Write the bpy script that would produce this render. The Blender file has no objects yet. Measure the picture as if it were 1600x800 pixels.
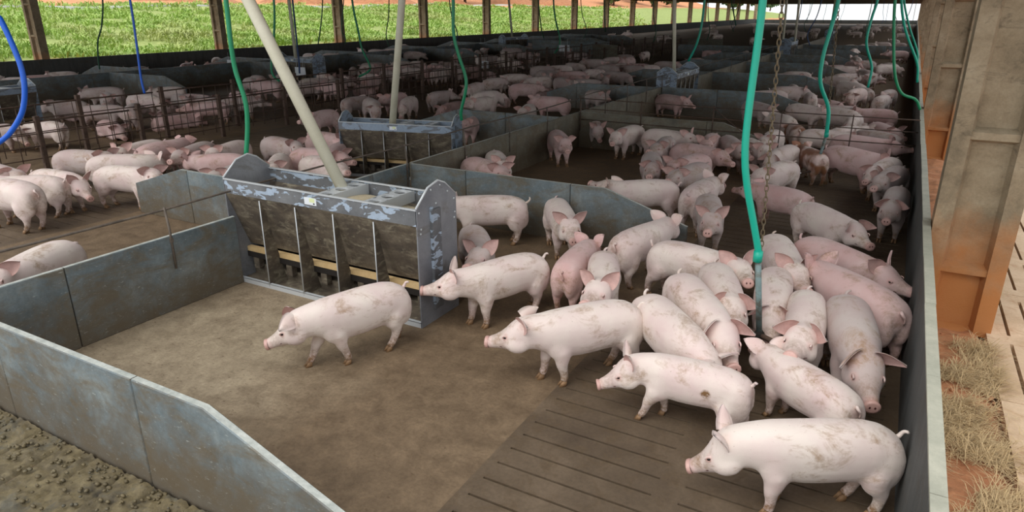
import bpy, bmesh, math, random
import numpy as np
from mathutils import Vector, Matrix, noise, Euler
R = math.radians
SC = bpy.context.scene
COL = SC.collection
random.seed(7)

# ------------------------------------------------------------------ materials
def nt(name):
    m = bpy.data.materials.new(name); m.use_nodes = True
    t = m.node_tree; b = t.nodes['Principled BSDF']
    return m, t, b
def srgb(r, g, b):
    f = lambda c: (c/255/12.92) if c/255 <= .04045 else ((c/255+.055)/1.055)**2.4
    return (f(r), f(g), f(b), 1)
def N(t, typ, **kw):
    n = t.nodes.new(typ)
    for k, v in kw.items():
        if k.startswith('i_'):
            key = k[2:]
            key = int(key) if key.isdigit() else key.replace('_', ' ')
            n.inputs[key].default_value = v
        else: setattr(n, k, v)
    return n
def L(t, a, b): t.links.new(a, b)
def coords(t, scale=(1,1,1), rnd=False, rot=(0,0,0)):
    tc = N(t, 'ShaderNodeTexCoord'); mp = N(t, 'ShaderNodeMapping')
    mp.inputs['Scale'].default_value = scale
    mp.inputs['Rotation'].default_value = rot
    L(t, tc.outputs['Object'], mp.inputs['Vector'])
    if rnd:
        oi = N(t, 'ShaderNodeObjectInfo'); mu = N(t, 'ShaderNodeMath', operation='MULTIPLY', i_1=37.)
        L(t, oi.outputs['Random'], mu.inputs[0]); cb = N(t, 'ShaderNodeCombineXYZ')
        for k in range(3): L(t, mu.outputs[0], cb.inputs[k])
        L(t, cb.outputs[0], mp.inputs['Location'])
    return mp.outputs[0]
def noise_n(t, vec, scale, detail=6, rough=.6, dist=0.):
    n = N(t, 'ShaderNodeTexNoise', i_Scale=scale, i_Detail=detail, i_Roughness=rough, i_Distortion=dist)
    L(t, vec, n.inputs['Vector']); return n.outputs['Fac']
def ramp(t, fac, stops):
    r = N(t, 'ShaderNodeValToRGB'); e = r.color_ramp.elements
    while len(e) < len(stops): e.new(.5)
    for el, (p, c) in zip(e, stops):
        el.position = p; el.color = c if len(c) == 4 else (*c, 1)
    L(t, fac, r.inputs[0]); return r.outputs[0]
def step(t, fac, a, b):
    return ramp(t, fac, [(a, (0,0,0,1)), (b, (1,1,1,1))])
def mix(t, fac, a, b, mode='MIX'):
    m = N(t, 'ShaderNodeMix', data_type='RGBA', blend_type=mode)
    for s, v in ((0, fac), (6, a), (7, b)):
        if isinstance(v, (int, float)): m.inputs[s].default_value = v
        elif isinstance(v, tuple): m.inputs[s].default_value = v
        else: L(t, v, m.inputs[s])
    return m.outputs[2]
def math_n(t, op, a, b=0.):
    m = N(t, 'ShaderNodeMath', operation=op)
    for s, v in ((0, a), (1, b)):
        if isinstance(v, (int, float)): m.inputs[s].default_value = v
        else: L(t, v, m.inputs[s])
    return m.outputs[0]
def bump(t, b, h, strength=.4, dist=.01):
    n = N(t, 'ShaderNodeBump', i_Strength=strength, i_Distance=dist)
    L(t, h, n.inputs['Height']); L(t, n.outputs[0], b.inputs['Normal'])
def flat(name, c, rough=.7, metal=0., bscale=0, bstr=.2, var=0.):
    m, t, b = nt(name)
    b.inputs['Roughness'].default_value = rough; b.inputs['Metallic'].default_value = metal
    v = coords(t, rnd=True)
    n = noise_n(t, v, bscale or 18., 5)
    if var:
        L(t, ramp(t, n, [(.3, tuple(x*(1-var) for x in c[:3])+(1,)), (.7, c)]), b.inputs['Base Color'])
    else:
        b.inputs['Base Color'].default_value = c
    if bscale: bump(t, b, n, bstr, .004)
    return m

def pig_skin(name, light, pink, dark=None):
    m, t, b = nt(name)
    v = coords(t, rnd=True)
    a1 = N(t, 'ShaderNodeAttribute', attribute_name='blush'); a2 = N(t, 'ShaderNodeAttribute', attribute_name='mud')
    n1 = noise_n(t, v, 3.2, 4, .55)
    base = ramp(t, n1, [(.35, light), (.68, pink)])
    if dark:   # saddle patch of darker hair
        nd = noise_n(t, v, 1.7, 3, .5)
        base = mix(t, step(t, nd, .50, .56), base, dark)
    base = mix(t, math_n(t, 'MULTIPLY', a1.outputs['Fac'], .8), base, srgb(222, 168, 160))
    # scattered smears of dried muck
    n2 = noise_n(t, coords(t, (1, 1.3, 1.6), rnd=True), 3.6, 8, .72, .6)
    n3 = noise_n(t, v, 26., 6, .75)
    sm = math_n(t, 'MULTIPLY', step(t, n2, .51, .64), step(t, n3, .32, .56))
    base = mix(t, math_n(t, 'MULTIPLY', sm, .68), base, srgb(152, 116, 76))
    sp = noise_n(t, v, 55., 3, .6)
    base = mix(t, math_n(t, 'MULTIPLY', step(t, sp, .70, .74), .55), base, srgb(120, 90, 62))
    md = math_n(t, 'MULTIPLY', a2.outputs['Fac'], math_n(t, 'ADD', step(t, n3, .36, .58), .12))
    md.node.use_clamp = True
    base = mix(t, md, base, srgb(126, 92, 56))
    L(t, base, b.inputs['Base Color'])
    b.inputs['Roughness'].default_value = .62
    b.inputs['Sheen Weight'].default_value = .15
    b.inputs['Sheen Roughness'].default_value = .6
    b.inputs['Specular IOR Level'].default_value = .3
    bn = noise_n(t, coords(t, (1, 4, 4), rnd=True), 60., 4, .7)
    bump(t, b, math_n(t, 'ADD', math_n(t, 'MULTIPLY', n3, .6), bn), .22, .006)
    return m
M = {}
M['pig'] = pig_skin('pig_skin', srgb(230, 216, 206), srgb(218, 194, 190))
M['pig_pink'] = pig_skin('pig_skin_pink', srgb(218, 190, 186), srgb(208, 168, 164))
M['pig_grey'] = pig_skin('pig_skin_grey', srgb(198, 184, 178), srgb(190, 166, 162))
M['pig_brown'] = pig_skin('pig_skin_patched', srgb(226, 206, 198), srgb(222, 190, 184), srgb(140, 88, 58))
M['ear'] = flat('ear_inner', srgb(208, 170, 162), .6, bscale=14., var=.3)
M['snout'] = flat('snout_skin', srgb(212, 170, 160), .4, bscale=70., bstr=.3, var=.12)
M['eye'] = flat('eye_dark', srgb(30, 22, 20), .12)
M['nostril'] = flat('nostril_dark', srgb(80, 40, 36), .5)
M['hoof'] = flat('hoof_horn', srgb(150, 116, 82), .6, bscale=40., var=.35)

# ------------------------------------------------------------------ mesh helpers
def new_obj(name, me, parent=None):
    o = bpy.data.objects.new(name, me); COL.objects.link(o)
    if parent: o.parent = parent
    return o
def tag(o, label=None, cat=None, group=None, kind=None):
    if label: o['label'] = label
    if cat: o['category'] = cat
    if group: o['group'] = group
    if kind: o['kind'] = kind
    return o
def empty(name, loc=(0,0,0), rz=0., label=None, cat=None, group=None):
    o = bpy.data.objects.new(name, None); COL.objects.link(o)
    o.location = loc; o.rotation_euler = (0, 0, rz); o.empty_display_size = .1
    return tag(o, label, cat, group)
class MB:
    """collects shapes into one mesh"""
    def __init__(s): s.v = []; s.f = []; s.mi = []; s.cur = 0; s.sm = []
    def add(s, vs, fs, smooth=False):
        o = len(s.v); s.v += [tuple(v) for v in vs]
        s.f += [tuple(i+o for i in f) for f in fs]; s.mi += [s.cur]*len(fs); s.sm += [smooth]*len(fs)
    def box(s, a, b, rz=0., about=None):
        x0, y0, z0 = a; x1, y1, z1 = b
        vs = [Vector(p) for p in ((x0,y0,z0),(x1,y0,z0),(x1,y1,z0),(x0,y1,z0),(x0,y0,z1),(x1,y0,z1),(x1,y1,z1),(x0,y1,z1))]
        if rz:
            c = Vector(about or ((x0+x1)/2, (y0+y1)/2, 0)); m = Matrix.Rotation(rz, 3, 'Z')
            vs = [m @ (v-c) + c for v in vs]
        s.add(vs, [(0,3,2,1),(4,5,6,7),(0,1,5,4),(1,2,6,5),(2,3,7,6),(3,0,4,7)])
    def prism(s, poly, d0, d1, axis='y'):
        """poly: list of 2-D points; extruded along axis"""
        n = len(poly)
        def P(p, d):
            if axis == 'y': return (p[0], d, p[1])
            if axis == 'x': return (d, p[0], p[1])
            return (p[0], p[1], d)
        vs = [P(p, d0) for p in poly] + [P(p, d1) for p in poly]
        fs = [tuple(range(n))[::-1], tuple(range(n, 2*n))]
        fs += [(i, (i+1) % n, n+(i+1) % n, n+i) for i in range(n)]
        s.add(vs, fs)
    def tube(s, pts, r, seg=8, cap=True):
        pts = [Vector(p) for p in pts]; rs = r if isinstance(r, (list, tuple)) else [r]*len(pts)
        up = Vector((0,0,1)); rings = []; prev = None
        for i, p in enumerate(pts):
            d = (pts[min(i+1, len(pts)-1)] - pts[max(i-1, 0)]).normalized()
            a = prev if prev is not None else (Vector((1,0,0)) if abs(d.z) > .9 else up)
            u = (a - d*a.dot(d))
            if u.length < 1e-4: u = d.orthogonal()
            u.normalize(); w = d.cross(u); prev = u
            rings.append([p + (u*math.cos(2*math.pi*k/seg) + w*math.sin(2*math.pi*k/seg))*rs[i] for k in range(seg)])
        vs = [v for rr in rings for v in rr]; fs = []
        for i in range(len(pts)-1):
            for k in range(seg):
                k2 = (k+1) % seg
                fs.append((i*seg+k, i*seg+k2, (i+1)*seg+k2, (i+1)*seg+k))
        if cap: fs.append(tuple(range(seg))[::-1]); fs.append(tuple((len(pts)-1)*seg+k for k in range(seg)))
        s.add(vs, fs, True)
    def ball(s, c, r, seg=8, squash=(1,1,1)):
        c = Vector(c); vs = [c + Vector((0,0,r*squash[2]))]; fs = []
        rn = seg//2
        for i in range(1, rn):
            th = math.pi*i/rn
            for k in range(seg):
                ph = 2*math.pi*k/seg
                vs.append(c + Vector((r*squash[0]*math.sin(th)*math.cos(ph), r*squash[1]*math.sin(th)*math.sin(ph), r*squash[2]*math.cos(th))))
        vs.append(c - Vector((0,0,r*squash[2])))
        for k in range(seg): fs.append((0, 1+k, 1+(k+1) % seg))
        for i in range(rn-2):
            for k in range(seg):
                a = 1+i*seg; b2 = a+seg
                fs.append((a+k, b2+k, b2+(k+1) % seg, a+(k+1) % seg))
        e = len(vs)-1; a = 1+(rn-2)*seg
        for k in range(seg): fs.append((e, a+(k+1) % seg, a+k))
        s.add(vs, fs, True)
    def mesh(s, name, mats):
        me = bpy.data.meshes.new(name); me.from_pydata(s.v, [], s.f)
        for m in (mats if isinstance(mats, (list, tuple)) else [mats]): me.materials.append(m)
        me.polygons.foreach_set('material_index', s.mi); me.polygons.foreach_set('use_smooth', s.sm)
        me.update(); return me
    def build(s, name, mats, parent=None, bevel=0.):
        me = s.mesh(name, mats)
        if bevel:
            bm = bmesh.new(); bm.from_mesh(me)
            es = [e for e in bm.edges if len(e.link_faces) == 2 and e.calc_face_angle(0) > .6]
            bmesh.ops.bevel(bm, geom=es, offset=bevel, segments=2, affect='EDGES', profile=.5)
            bm.to_mesh(me); bm.free()
        return new_obj(name, me, parent)

# ------------------------------------------------------------------ the pig
def bez(ts, t):   # piecewise smooth interpolation of tuples keyed by first item
    for i in range(len(ts)-1):
        if t <= ts[i+1][0] or i == len(ts)-2:
            a, b = ts[i], ts[i+1]; k = (t-a[0])/(b[0]-a[0]); k = max(0., min(1., k))
            return [a[j]+(b[j]-a[j])*k for j in range(1, len(a))]
#        s      zc   half-width  up    down
TORSO = [(-.500,.392,.030,.035,.035), (-.488,.394,.080,.080,.090), (-.455,.398,.114,.106,.130),
         (-.390,.405,.140,.134,.160), (-.300,.410,.150,.150,.172), (-.180,.408,.149,.160,.172),
         (-.060,.402,.150,.166,.176), (.060,.398,.148,.166,.176), (.160,.398,.143,.162,.168),
         (.250,.402,.136,.154,.160), (.320,.410,.124,.140,.148), (.385,.420,.112,.126,.136)]
HEAD = [(0.44, 0.424, 0.1124, 0.1251, 0.1357), (0.496, 0.418, 0.121, 0.121, 0.132), (0.559, 0.396, 0.1122, 0.1034, 0.1122), (0.612, 0.372, 0.0902, 0.0792, 0.088), (0.666, 0.35, 0.0671, 0.0616, 0.0638), (0.722, 0.335, 0.0528, 0.0506, 0.0506), (0.759, 0.328, 0.0495, 0.0484, 0.0484)]
def pig_mesh(name, skin, bend=0., hyaw=0., hpitch=0., legs=(0,0,0,0), ear=(35., 20.), fat=1., voxel=.0125, lie=False, tail=0, lowpoly=False):
    """one continuous pig, nose towards +X, hooves on z=0; angles in degrees"""
    zoff = -.22 if lie else .03
    # the spine: walk forward / backward from the middle, turning as it goes
    st = TORSO + HEAD
    def yaw_at(s):
        y = bend*(s/.4)*.5
        if s > .26: y += hyaw*min(1., (s-.26)/.26)
        return R(y)
    def pit_at(s):
        return R(hpitch*max(0., min(1., (s-.24)/.22)))
    P = {}
    pos = Vector((0,0,0)); s = 0.; P[0.] = pos.copy(); ds = .005
    k = 0
    path = [(0., Vector((0,0,0)))]
    while s < .80:
        yw, pt = yaw_at(s), pit_at(s)
        pos = pos + Vector((math.cos(yw)*math.cos(pt), math.sin(yw)*math.cos(pt), math.sin(pt)))*ds; s += ds
        path.append((s, pos.copy()))
    pos = Vector((0,0,0)); s = 0.
    while s > -.52:
        yw = yaw_at(s); pos = pos - Vector((math.cos(yw), math.sin(yw), 0))*ds; s -= ds
        path.insert(0, (s, pos.copy()))
    ss = [p[0] for p in path]
    def sp(s):
        i = min(range(len(ss)), key=lambda j: abs(ss[j]-s)) if False else max(0, min(len(ss)-1, int(round((s-ss[0])/ds))))
        return path[i][1]
    def frame(s):
        yw, pt = yaw_at(s), pit_at(s)
        f = Vector((math.cos(yw)*math.cos(pt), math.sin(yw)*math.cos(pt), math.sin(pt)))
        lft = Vector((-math.sin(yw), math.cos(yw), 0)); up = f.cross(lft)
        return f, lft, up
    def at(s, y, z):   # z relative to the spine reference height .40
        f, l, u = frame(s); return sp(s) + l*y + u*(z-.40) + Vector((0,0,.40+zoff))
    mb = MB(); seg = 20
    rings = []
    for (s_, zc, hw, ua, da) in st:
        fw = fat if s_ < .33 else 1.
        ring = []
        for k in range(seg):
            a = 2*math.pi*k/seg; c, sn = math.cos(a), math.sin(a)
            y = hw*fw*(1.06 if s_ < .3 else 1.03 if s_ < .42 else 1.)*math.copysign(abs(c)**.9, c)
            z = (ua*(1.07 if s_ < .4 else 1.) if sn > 0 else da*fw*(1.0+.20*max(0, min(1, (.36-s_)/.12))*max(0, min(1, (s_+.50)/.10))))*math.copysign(abs(sn)**.92, sn)
            if s_ > .54: y *= (1.0 + .10*(-sn))     # wider below on the snout
            ring.append(at(s_, y, zc+z))
        rings.append(ring)
    vs = [v for r_ in rings for v in r_]; fs = []
    for i in range(len(rings)-1):
        for k in range(seg):
            k2 = (k+1) % seg; fs.append((i*seg+k, i*seg+k2, (i+1)*seg+k2, (i+1)*seg+k))
    fs.append(tuple(range(seg))[::-1]); fs.append(tuple((len(rings)-1)*seg+k for k in range(seg)))
    mb.add(vs, fs)
    # hams, shoulders and jowls
    def blob(s_, y, z, r, sq):
        c = at(s_, y, z); f, l, u = frame(s_)
        m2 = MB(); m2.ball((0,0,0), r, 14, sq)
        mb.add([c + f*v[0] + l*v[1] + u*v[2] for v in m2.v], m2.f)
    for sd in (-1, 1):
        blob(-.36, sd*.078*fat, .350, .150, (1.02, .56, 1.22))
        blob(-.42, sd*.066*fat, .300, .105, (.9, .62, 1.3))
        blob(.215, sd*.080, .340, .130, (.92, .54, 1.20))
        blob(.508, sd*.074, .352, .074, (1.3, .8, 1.))
        blob(.560, sd*.062, .440, .028, (1.2, .7, .8))       # brow
    # legs: hind-left, hind-right, front-left, front-right; dx shifts the hoof
    feet = []
    for li, (sx, sd, dx) in enumerate(((-.355,1,legs[0]), (-.355,-1,legs[1]), (.225,1,legs[2]), (.225,-1,legs[3]))):
        hind = li < 2; y = sd*(.088 if hind else .080)
        base = sp(sx); f, l, u = frame(sx)
        if lie:
            fx = .16 if hind else .20
            js = [(0,.22,y*.8,.085), (.05,.12,y*1.2,.075), (fx*.6,.06,y*1.45,.045), (fx,.04,y*1.5,.03), (fx+.10,.03,y*1.45,.024)] if not hind else \
                 [(0,.18,y*.9,.11), (.10,.11,y*1.35,.085), (.06,.05,y*1.7,.045), (.16,.035,y*1.7,.028), (.26,.03,y*1.65,.024)]
            pts = [(base + f*a + l*c_ + Vector((0,0,b_))) for a, b_, c_, _ in js]
        elif hind:
            js = [(.00,.370,y*.80,.085), (.022,.285,y*.92,.098), (.000,.215,y,.074), (-.042,.165,y,.0500), (-.044,.120,y,.0370), (-.028,.060,y,.0345), (.000,.036,y,.0350)]
        else:
            js = [(.00,.350,y*.80,.080), (-.005,.265,y*.95,.082), (.000,.200,y,.060), (.010,.155,y,.0465), (.004,.100,y,.0350), (.005,.056,y,.0340), (.018,.034,y,.0350)]
        if not lie:
            pts = []
            for a, b_, c_, _ in js:
                b_ = b_*1.09 - .003
                k = max(0., (.37-b_)/.34)
                kk = k*1.0
                # a swung leg bends at the middle joint
                lift = .012*abs(dx)/.12*math.sin(math.pi*min(1, k)) if abs(dx) > .05 else 0
                pts.append(base + f*(a+dx*kk**1.1) + l*c_ + Vector((0,0,b_+lift)))
        mb.tube(pts, [j[3] for j in js], 12)
        feet.append((pts[-1], f, l, pts[-2]))
    src = mb.mesh(name+'_src', skin)
    tmp = bpy.data.objects.new('tmp', src); COL.objects.link(tmp)
    rm = tmp.modifiers.new('r', 'REMESH'); rm.mode = 'VOXEL'; rm.voxel_size = voxel
    smm = tmp.modifiers.new('s', 'SMOOTH'); smm.factor = .6; smm.iterations = 12 if voxel < .016 else 3
    dg = bpy.context.evaluated_depsgraph_get()
    body = bpy.data.meshes.new_from_object(tmp.evaluated_get(dg))
    bpy.data.objects.remove(tmp); bpy.data.meshes.remove(src)
    # appendages that remeshing would thin away
    ap = MB(); blush_pts = []
    f, l, u = frame(.74)
    tipc = at(.763, 0, .327)
    # snout disc
    ap.cur = 1
    dv = []; 
    for (off, rr) in ((-.012,.047),(.004,.052),(.014,.050),(.017,.035)):
        for k in range(14):
            a = 2*math.pi*k/14
            dv.append(tipc + f*off + l*math.cos(a)*rr*1.02 + u*math.sin(a)*rr*.92)
    df = []
    for i in range(3):
        for k in range(14):
            df.append((i*14+k, i*14+(k+1) % 14, (i+1)*14+(k+1) % 14, (i+1)*14+k))
    df.append(tuple(3*14+k for k in range(14)))
    ap.add(dv, df, True)
    ap.cur = 2
    for sd in (-1, 1):
        m2 = MB(); m2.ball((0,0,0), .0095, 8, (.5,.8,1.1)); c = tipc + f*.0155 + l*sd*.016 + u*.002
        ap.add([c + f*v[0]+l*v[1]+u*v[2] for v in m2.v], m2.f, True)
    # mouth crease
    fm, lm, um = frame(.64)
    pts = []
    for k in range(9):
        a = math.pi*(-.5 + k/8.) ; s_ = .722 - .092*abs(math.sin(a))**1.5
        z_, hw = bez([(h[0], h[1], h[2]) for h in HEAD], s_)
        pts.append(at(s_, hw*1.03*math.sin(a), z_-.031))
    ap.tube(pts, .0028, 5)
    # eyes
    for sd in (-1, 1):
        fe, le, ue = frame(.58)
        c = at(.594, sd*.0900, .410); m2 = MB()
        ap.cur = 3; m2.ball((0,0,0), .0105, 8, (1.25,.8,1.)); ap.add([c + fe*v[0]+le*v[1]+ue*v[2] for v in m2.v], m2.f, True)
        ap.cur = 4; pts = [c + fe*(.016*math.cos(a)) + le*sd*.004 + ue*(.012*math.sin(a)) for a in [math.pi*2*j/10 for j in range(11)]]
        ap.tube(pts, .0036, 5)
        ap.cur = 0; ap.tube([c + fe*(.020*math.cos(a)) + le*sd*.001 + ue*(.016*math.sin(a)+.002) for a in [math.pi*j/6 for j in range(7)]], .006, 5)
    # ears: cupped leaves with a pink hollow
    lift, fwd = ear
    for sd in (-1, 1):
        fe, le, ue = frame(.47)
        b0 = at(.474, sd*.072, .508)
        el = lift + random.uniform(-10, 10); ef = fwd + random.uniform(-10, 10)
        axis = (le*sd*math.cos(R(el)) + ue*math.sin(R(el)))
        axis = (axis*math.cos(R(ef)) + fe*math.sin(R(ef))).normalized()
        nrm = (fe - axis*fe.dot(axis)).normalized()          # the hollow faces forward
        nrm = (nrm*.85 + (-ue*.25 + le*sd*.35)); nrm = (nrm - axis*nrm.dot(axis)).normalized()
        wv = axis.cross(nrm)
        nu, nv = 9, 7; Lh = .180; Wd = .076
        grid = []; back = []
        for i in range(nu):
            t = i/(nu-1); w = Wd*(math.sin(math.pi*min(1., .30+.70*t))**.75)*(1-t*.25) if t < 1 else .002
            w = max(w, .003)
            droop = -.020*t*t
            for j in range(nv):
                q = -1+2*j/(nv-1)
                p = b0 - axis*.018 + axis*(Lh*t) + wv*(w*q) + nrm*(.026*q*q*(1-t*.6) - .010 + .030*t*t) + Vector((0,0,droop))
                grid.append(p + nrm*.0022); back.append(p - nrm*.0036*(1-q*q*.6))
        fa = []; fb = []
        for i in range(nu-1):
            for j in range(nv-1):
                a = i*nv+j; q = (a, a+1, a+nv+1, a+nv); fa.append(q); fb.append(tuple(reversed(q)))
        n0 = nu*nv
        edge = [i*nv for i in range(nu)] + [(nu-1)*nv+j for j in range(1, nv)] + [i*nv+nv-1 for i in range(nu-2, -1, -1)]
        rim = [(edge[i], edge[i]+n0, edge[i+1]+n0, edge[i+1]) for i in range(len(edge)-1)]
        # front gets the inner material, back and rim the skin
        o = len(ap.v); ap.v += [tuple(v) for v in grid+back]
        for q in fa: ap.f.append(tuple(i+o for i in q)); ap.mi.append(5); ap.sm.append(True)
        for q in [tuple(i+n0 for i in q) for q in fb] + rim: ap.f.append(tuple(i+o for i in q)); ap.mi.append(0); ap.sm.append(True)
        blush_pts.append((b0 + axis*.07, .085, .35))
    # tail
    f0, l0, u0 = frame(-.5); tb = at(-.480, 0, .478)
    ap.cur = 0; pts = []; n_ = 14
    for i in range(n_):
        t = i/(n_-1)
        if tail == 0:   a = 1.5*math.pi*t*t; p = tb - f0*(.045*t**.6) + u0*(.060*t + .012*math.sin(a)) + l0*(.016*(1-math.cos(a)))
        elif tail == 1: p = tb - f0*(.045*math.sin(t*2.0)) + u0*(.075*t) + l0*(.02*math.sin(3*t))
        else:           p = tb - f0*(.035*math.sin(t*2.4)+.01) - u0*(.10*t*t - .015*t) + l0*(.015*math.sin(5*t))
        pts.append(p)
    ap.tube(pts, [.0155*(1-.55*i/(n_-1)) for i in range(n_)], 7)
    # hooves: two toes each, plus dew claws
    for (p, f, l, pk) in feet:
        for sd in (-1, 1):
            ap.cur = 6
            z0 = p.z*0
            q = p + l*sd*.0165
            top = [Vector((q.x, q.y, .040)) + f*a*.018 - f*.006 + l*b_*.0135 for a, b_ in ((1.2,0),(.8,.8),(-.6,.9),(-1,0),(-.6,-.9),(.8,-.8))]
            bot = [Vector((q.x, q.y, .0005)) + f*a*.024 + f*.012 + l*b_*.0155 for a, b_ in ((1.5,0),(.8,.85),(-.9,.9),(-1.1,0),(-.9,-.9),(.8,-.85))]
            vs = top+bot; fs = [(0,1,2,3,4,5), (11,10,9,8,7,6)] + [(i, i+6, (i+1) % 6+6, (i+1) % 6) for i in range(6)]
            ap.add(vs, fs, True)
    apm = ap.mesh('ap', skin)
    # join
    bm = bmesh.new(); bm.from_mesh(body)
    for fc in bm.faces: fc.smooth = True; fc.material_index = 0
    nb = len(bm.verts)
    bm.from_mesh(apm)
    me = bpy.data.meshes.new(name); bm.to_mesh(me); bm.free()
    bpy.data.meshes.remove(apm); bpy.data.meshes.remove(body)
    for m_ in (skin, M['snout'], M['nostril'], M['eye'], M['snout'], M['ear'], M['hoof']): me.materials.append(m_)
    # colour attributes that belong to the hide: pink nose, eye rims, teat line; mud on the legs
    n = len(me.vertices); co = np.empty(n*3, 'f'); me.vertices.foreach_get('co', co); co = co.reshape(-1, 3)
    bl = np.zeros(n, 'f')
    blush_pts += [(tipc, .075, .9), (at(.59,.08,.41), .04, .5), (at(.59,-.08,.41), .04, .5), (at(-.49,0,.42), .07, .55),
                  (at(-.30,.09,.24), .07, .35), (at(-.30,-.09,.24), .07, .35), (at(.20,.10,.22), .07, .3), (at(.20,-.10,.22), .07, .3)]
    for (p, r_, w_) in blush_pts:
        d = np.linalg.norm(co - np.array(p, 'f'), axis=1); bl = np.maximum(bl, w_*np.clip(1-d/r_, 0, 1)**.6)
    z = co[:, 2]
    mud = np.clip((.19-z)/.13, 0, 1)**.8*.95
    if lie: mud = np.clip((.07-z)/.06, 0, 1)*.8
    d = np.linalg.norm(co - np.array(at(-.44, 0, .33), 'f'), axis=1); mud = np.maximum(mud, .75*np.clip(1-d/.18, 0, 1))
    d = np.linalg.norm(co - np.array(at(.66, 0, .36), 'f'), axis=1); mud = np.maximum(mud, .75*np.clip(1-d/.12, 0, 1))
    for nm, ar in (('blush', bl), ('mud', mud)):
        at_ = me.attributes.new(nm, 'FLOAT', 'POINT'); at_.data.foreach_set('value', ar.astype('f'))
    return me
# ------------------------------------------------------------------ materials of the barn
def mottled(name, stops, scale=3., rough=.8, fine=40., finew=.3, stain=None, bstr=.3, streak=(1,1,1), rrange=None):
    m, t, b = nt(name)
    v = coords(t, streak, rnd=True)
    n1 = noise_n(t, v, scale, 8, .65, .4); c = ramp(t, n1, stops)
    if stain:
        n2 = noise_n(t, coords(t, (1, 1, 2.2), rnd=True), stain[1], 9, .7, .8)
        c = mix(t, math_n(t, 'MULTIPLY', step(t, n2, stain[2], stain[3]), stain[4]), c, stain[0])
    n3 = noise_n(t, coords(t, rnd=True), fine, 6, .75)
    c = mix(t, finew, c, ramp(t, n3, [(.3, (.25,.25,.25,1)), (.7, (1,1,1,1))]), 'MULTIPLY')
    L(t, c, b.inputs['Base Color']); b.inputs['Roughness'].default_value = rough
    bump(t, b, n3, bstr, .006)
    return m
M['panel'] = mottled('partition_concrete', [(.25, srgb(84,96,100)), (.5, srgb(118,130,134)), (.75, srgb(150,158,156))], 2.2, .55, 28., .35,
                     (srgb(112, 98, 74), 2.6, .46, .62, .7), .25)
M['panel_old'] = mottled('partition_concrete_brown', [(.25, srgb(88,86,76)), (.5, srgb(116,112,98)), (.75, srgb(140,136,120))], 2.2, .7, 28., .35,
                     (srgb(104, 88, 64), 2.6, .44, .6, .6), .25)
def splash(m, hi, col, amt):      # brown muck splashed on the lower part, broken up by noise; pale scratches
    t = m.node_tree; b = t.nodes['Principled BSDF']; src = b.inputs['Base Color'].links[0].from_socket
    s = N(t, 'ShaderNodeSeparateXYZ'); L(t, N(t, 'ShaderNodeTexCoord').outputs['Object'], s.inputs[0])
    n = noise_n(t, coords(t, rnd=True), 3.2, 8, .7, .5)
    f = ramp(t, math_n(t, 'ADD', s.outputs['Z'], math_n(t, 'MULTIPLY', math_n(t, 'ADD', n, -.5), 1.5)), [(hi*.15, (amt,)*3+(1,)), (hi, (0,0,0,1))])
    c = mix(t, f, src, col)
    sc = noise_n(t, coords(t, (1.5, 1, 5), rnd=True, rot=(0, .6, 0)), 16., 4, .7, .6)
    c = mix(t, math_n(t, 'MULTIPLY', step(t, sc, .62, .70), .45), c, srgb(190, 196, 190))
    L(t, c, b.inputs['Base Color'])
splash(M['panel'], .62, srgb(96, 84, 66), .85); splash(M['panel_old'], .6, srgb(92, 78, 58), .8)
M['panel_edge'] = mottled('panel_worn_edge', [(.3, srgb(158,164,158)), (.7, srgb(214,216,208))], 9., .6, 50., .3)
M['wallgrey'] = mottled('wall_render', [(.3, srgb(70,73,72)), (.7, srgb(96,98,96))], 2., .7, 30., .3, (srgb(80,68,54), 2., .52, .66, .5), streak=(1,3,.6))
M['cap'] = mottled('wall_cap_paint', [(.3, srgb(160,160,144)), (.7, srgb(190,188,170))], 6., .7, 60., .15, bstr=.2)
M['column'] = mottled('column_concrete', [(.25, srgb(112,100,80)), (.5, srgb(156,140,114)), (.8, srgb(182,168,142))], 3., .9, 45., .3,
                      (srgb(70,62,50), 3.5, .56, .7, .6), .5)
m = M['column']; t = m.node_tree; b = t.nodes['Principled BSDF']      # red earth splashed up the foot
src = b.inputs['Base Color'].links[0].from_socket
sx = N(t, 'ShaderNodeSeparateXYZ'); L(t, N(t, 'ShaderNodeTexCoord').outputs['Object'], sx.inputs[0])
nz = noise_n(t, coords(t, rnd=True), 4., 5)
h_ = math_n(t, 'ADD', sx.outputs['Z'], math_n(t, 'MULTIPLY', nz, -.9))
L(t, mix(t, ramp(t, h_, [(0., (.9,.9,.9,1)), (.75, (0,0,0,1))]), src, srgb(184, 118, 62)), b.inputs['Base Color'])
M['floor'] = None
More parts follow.
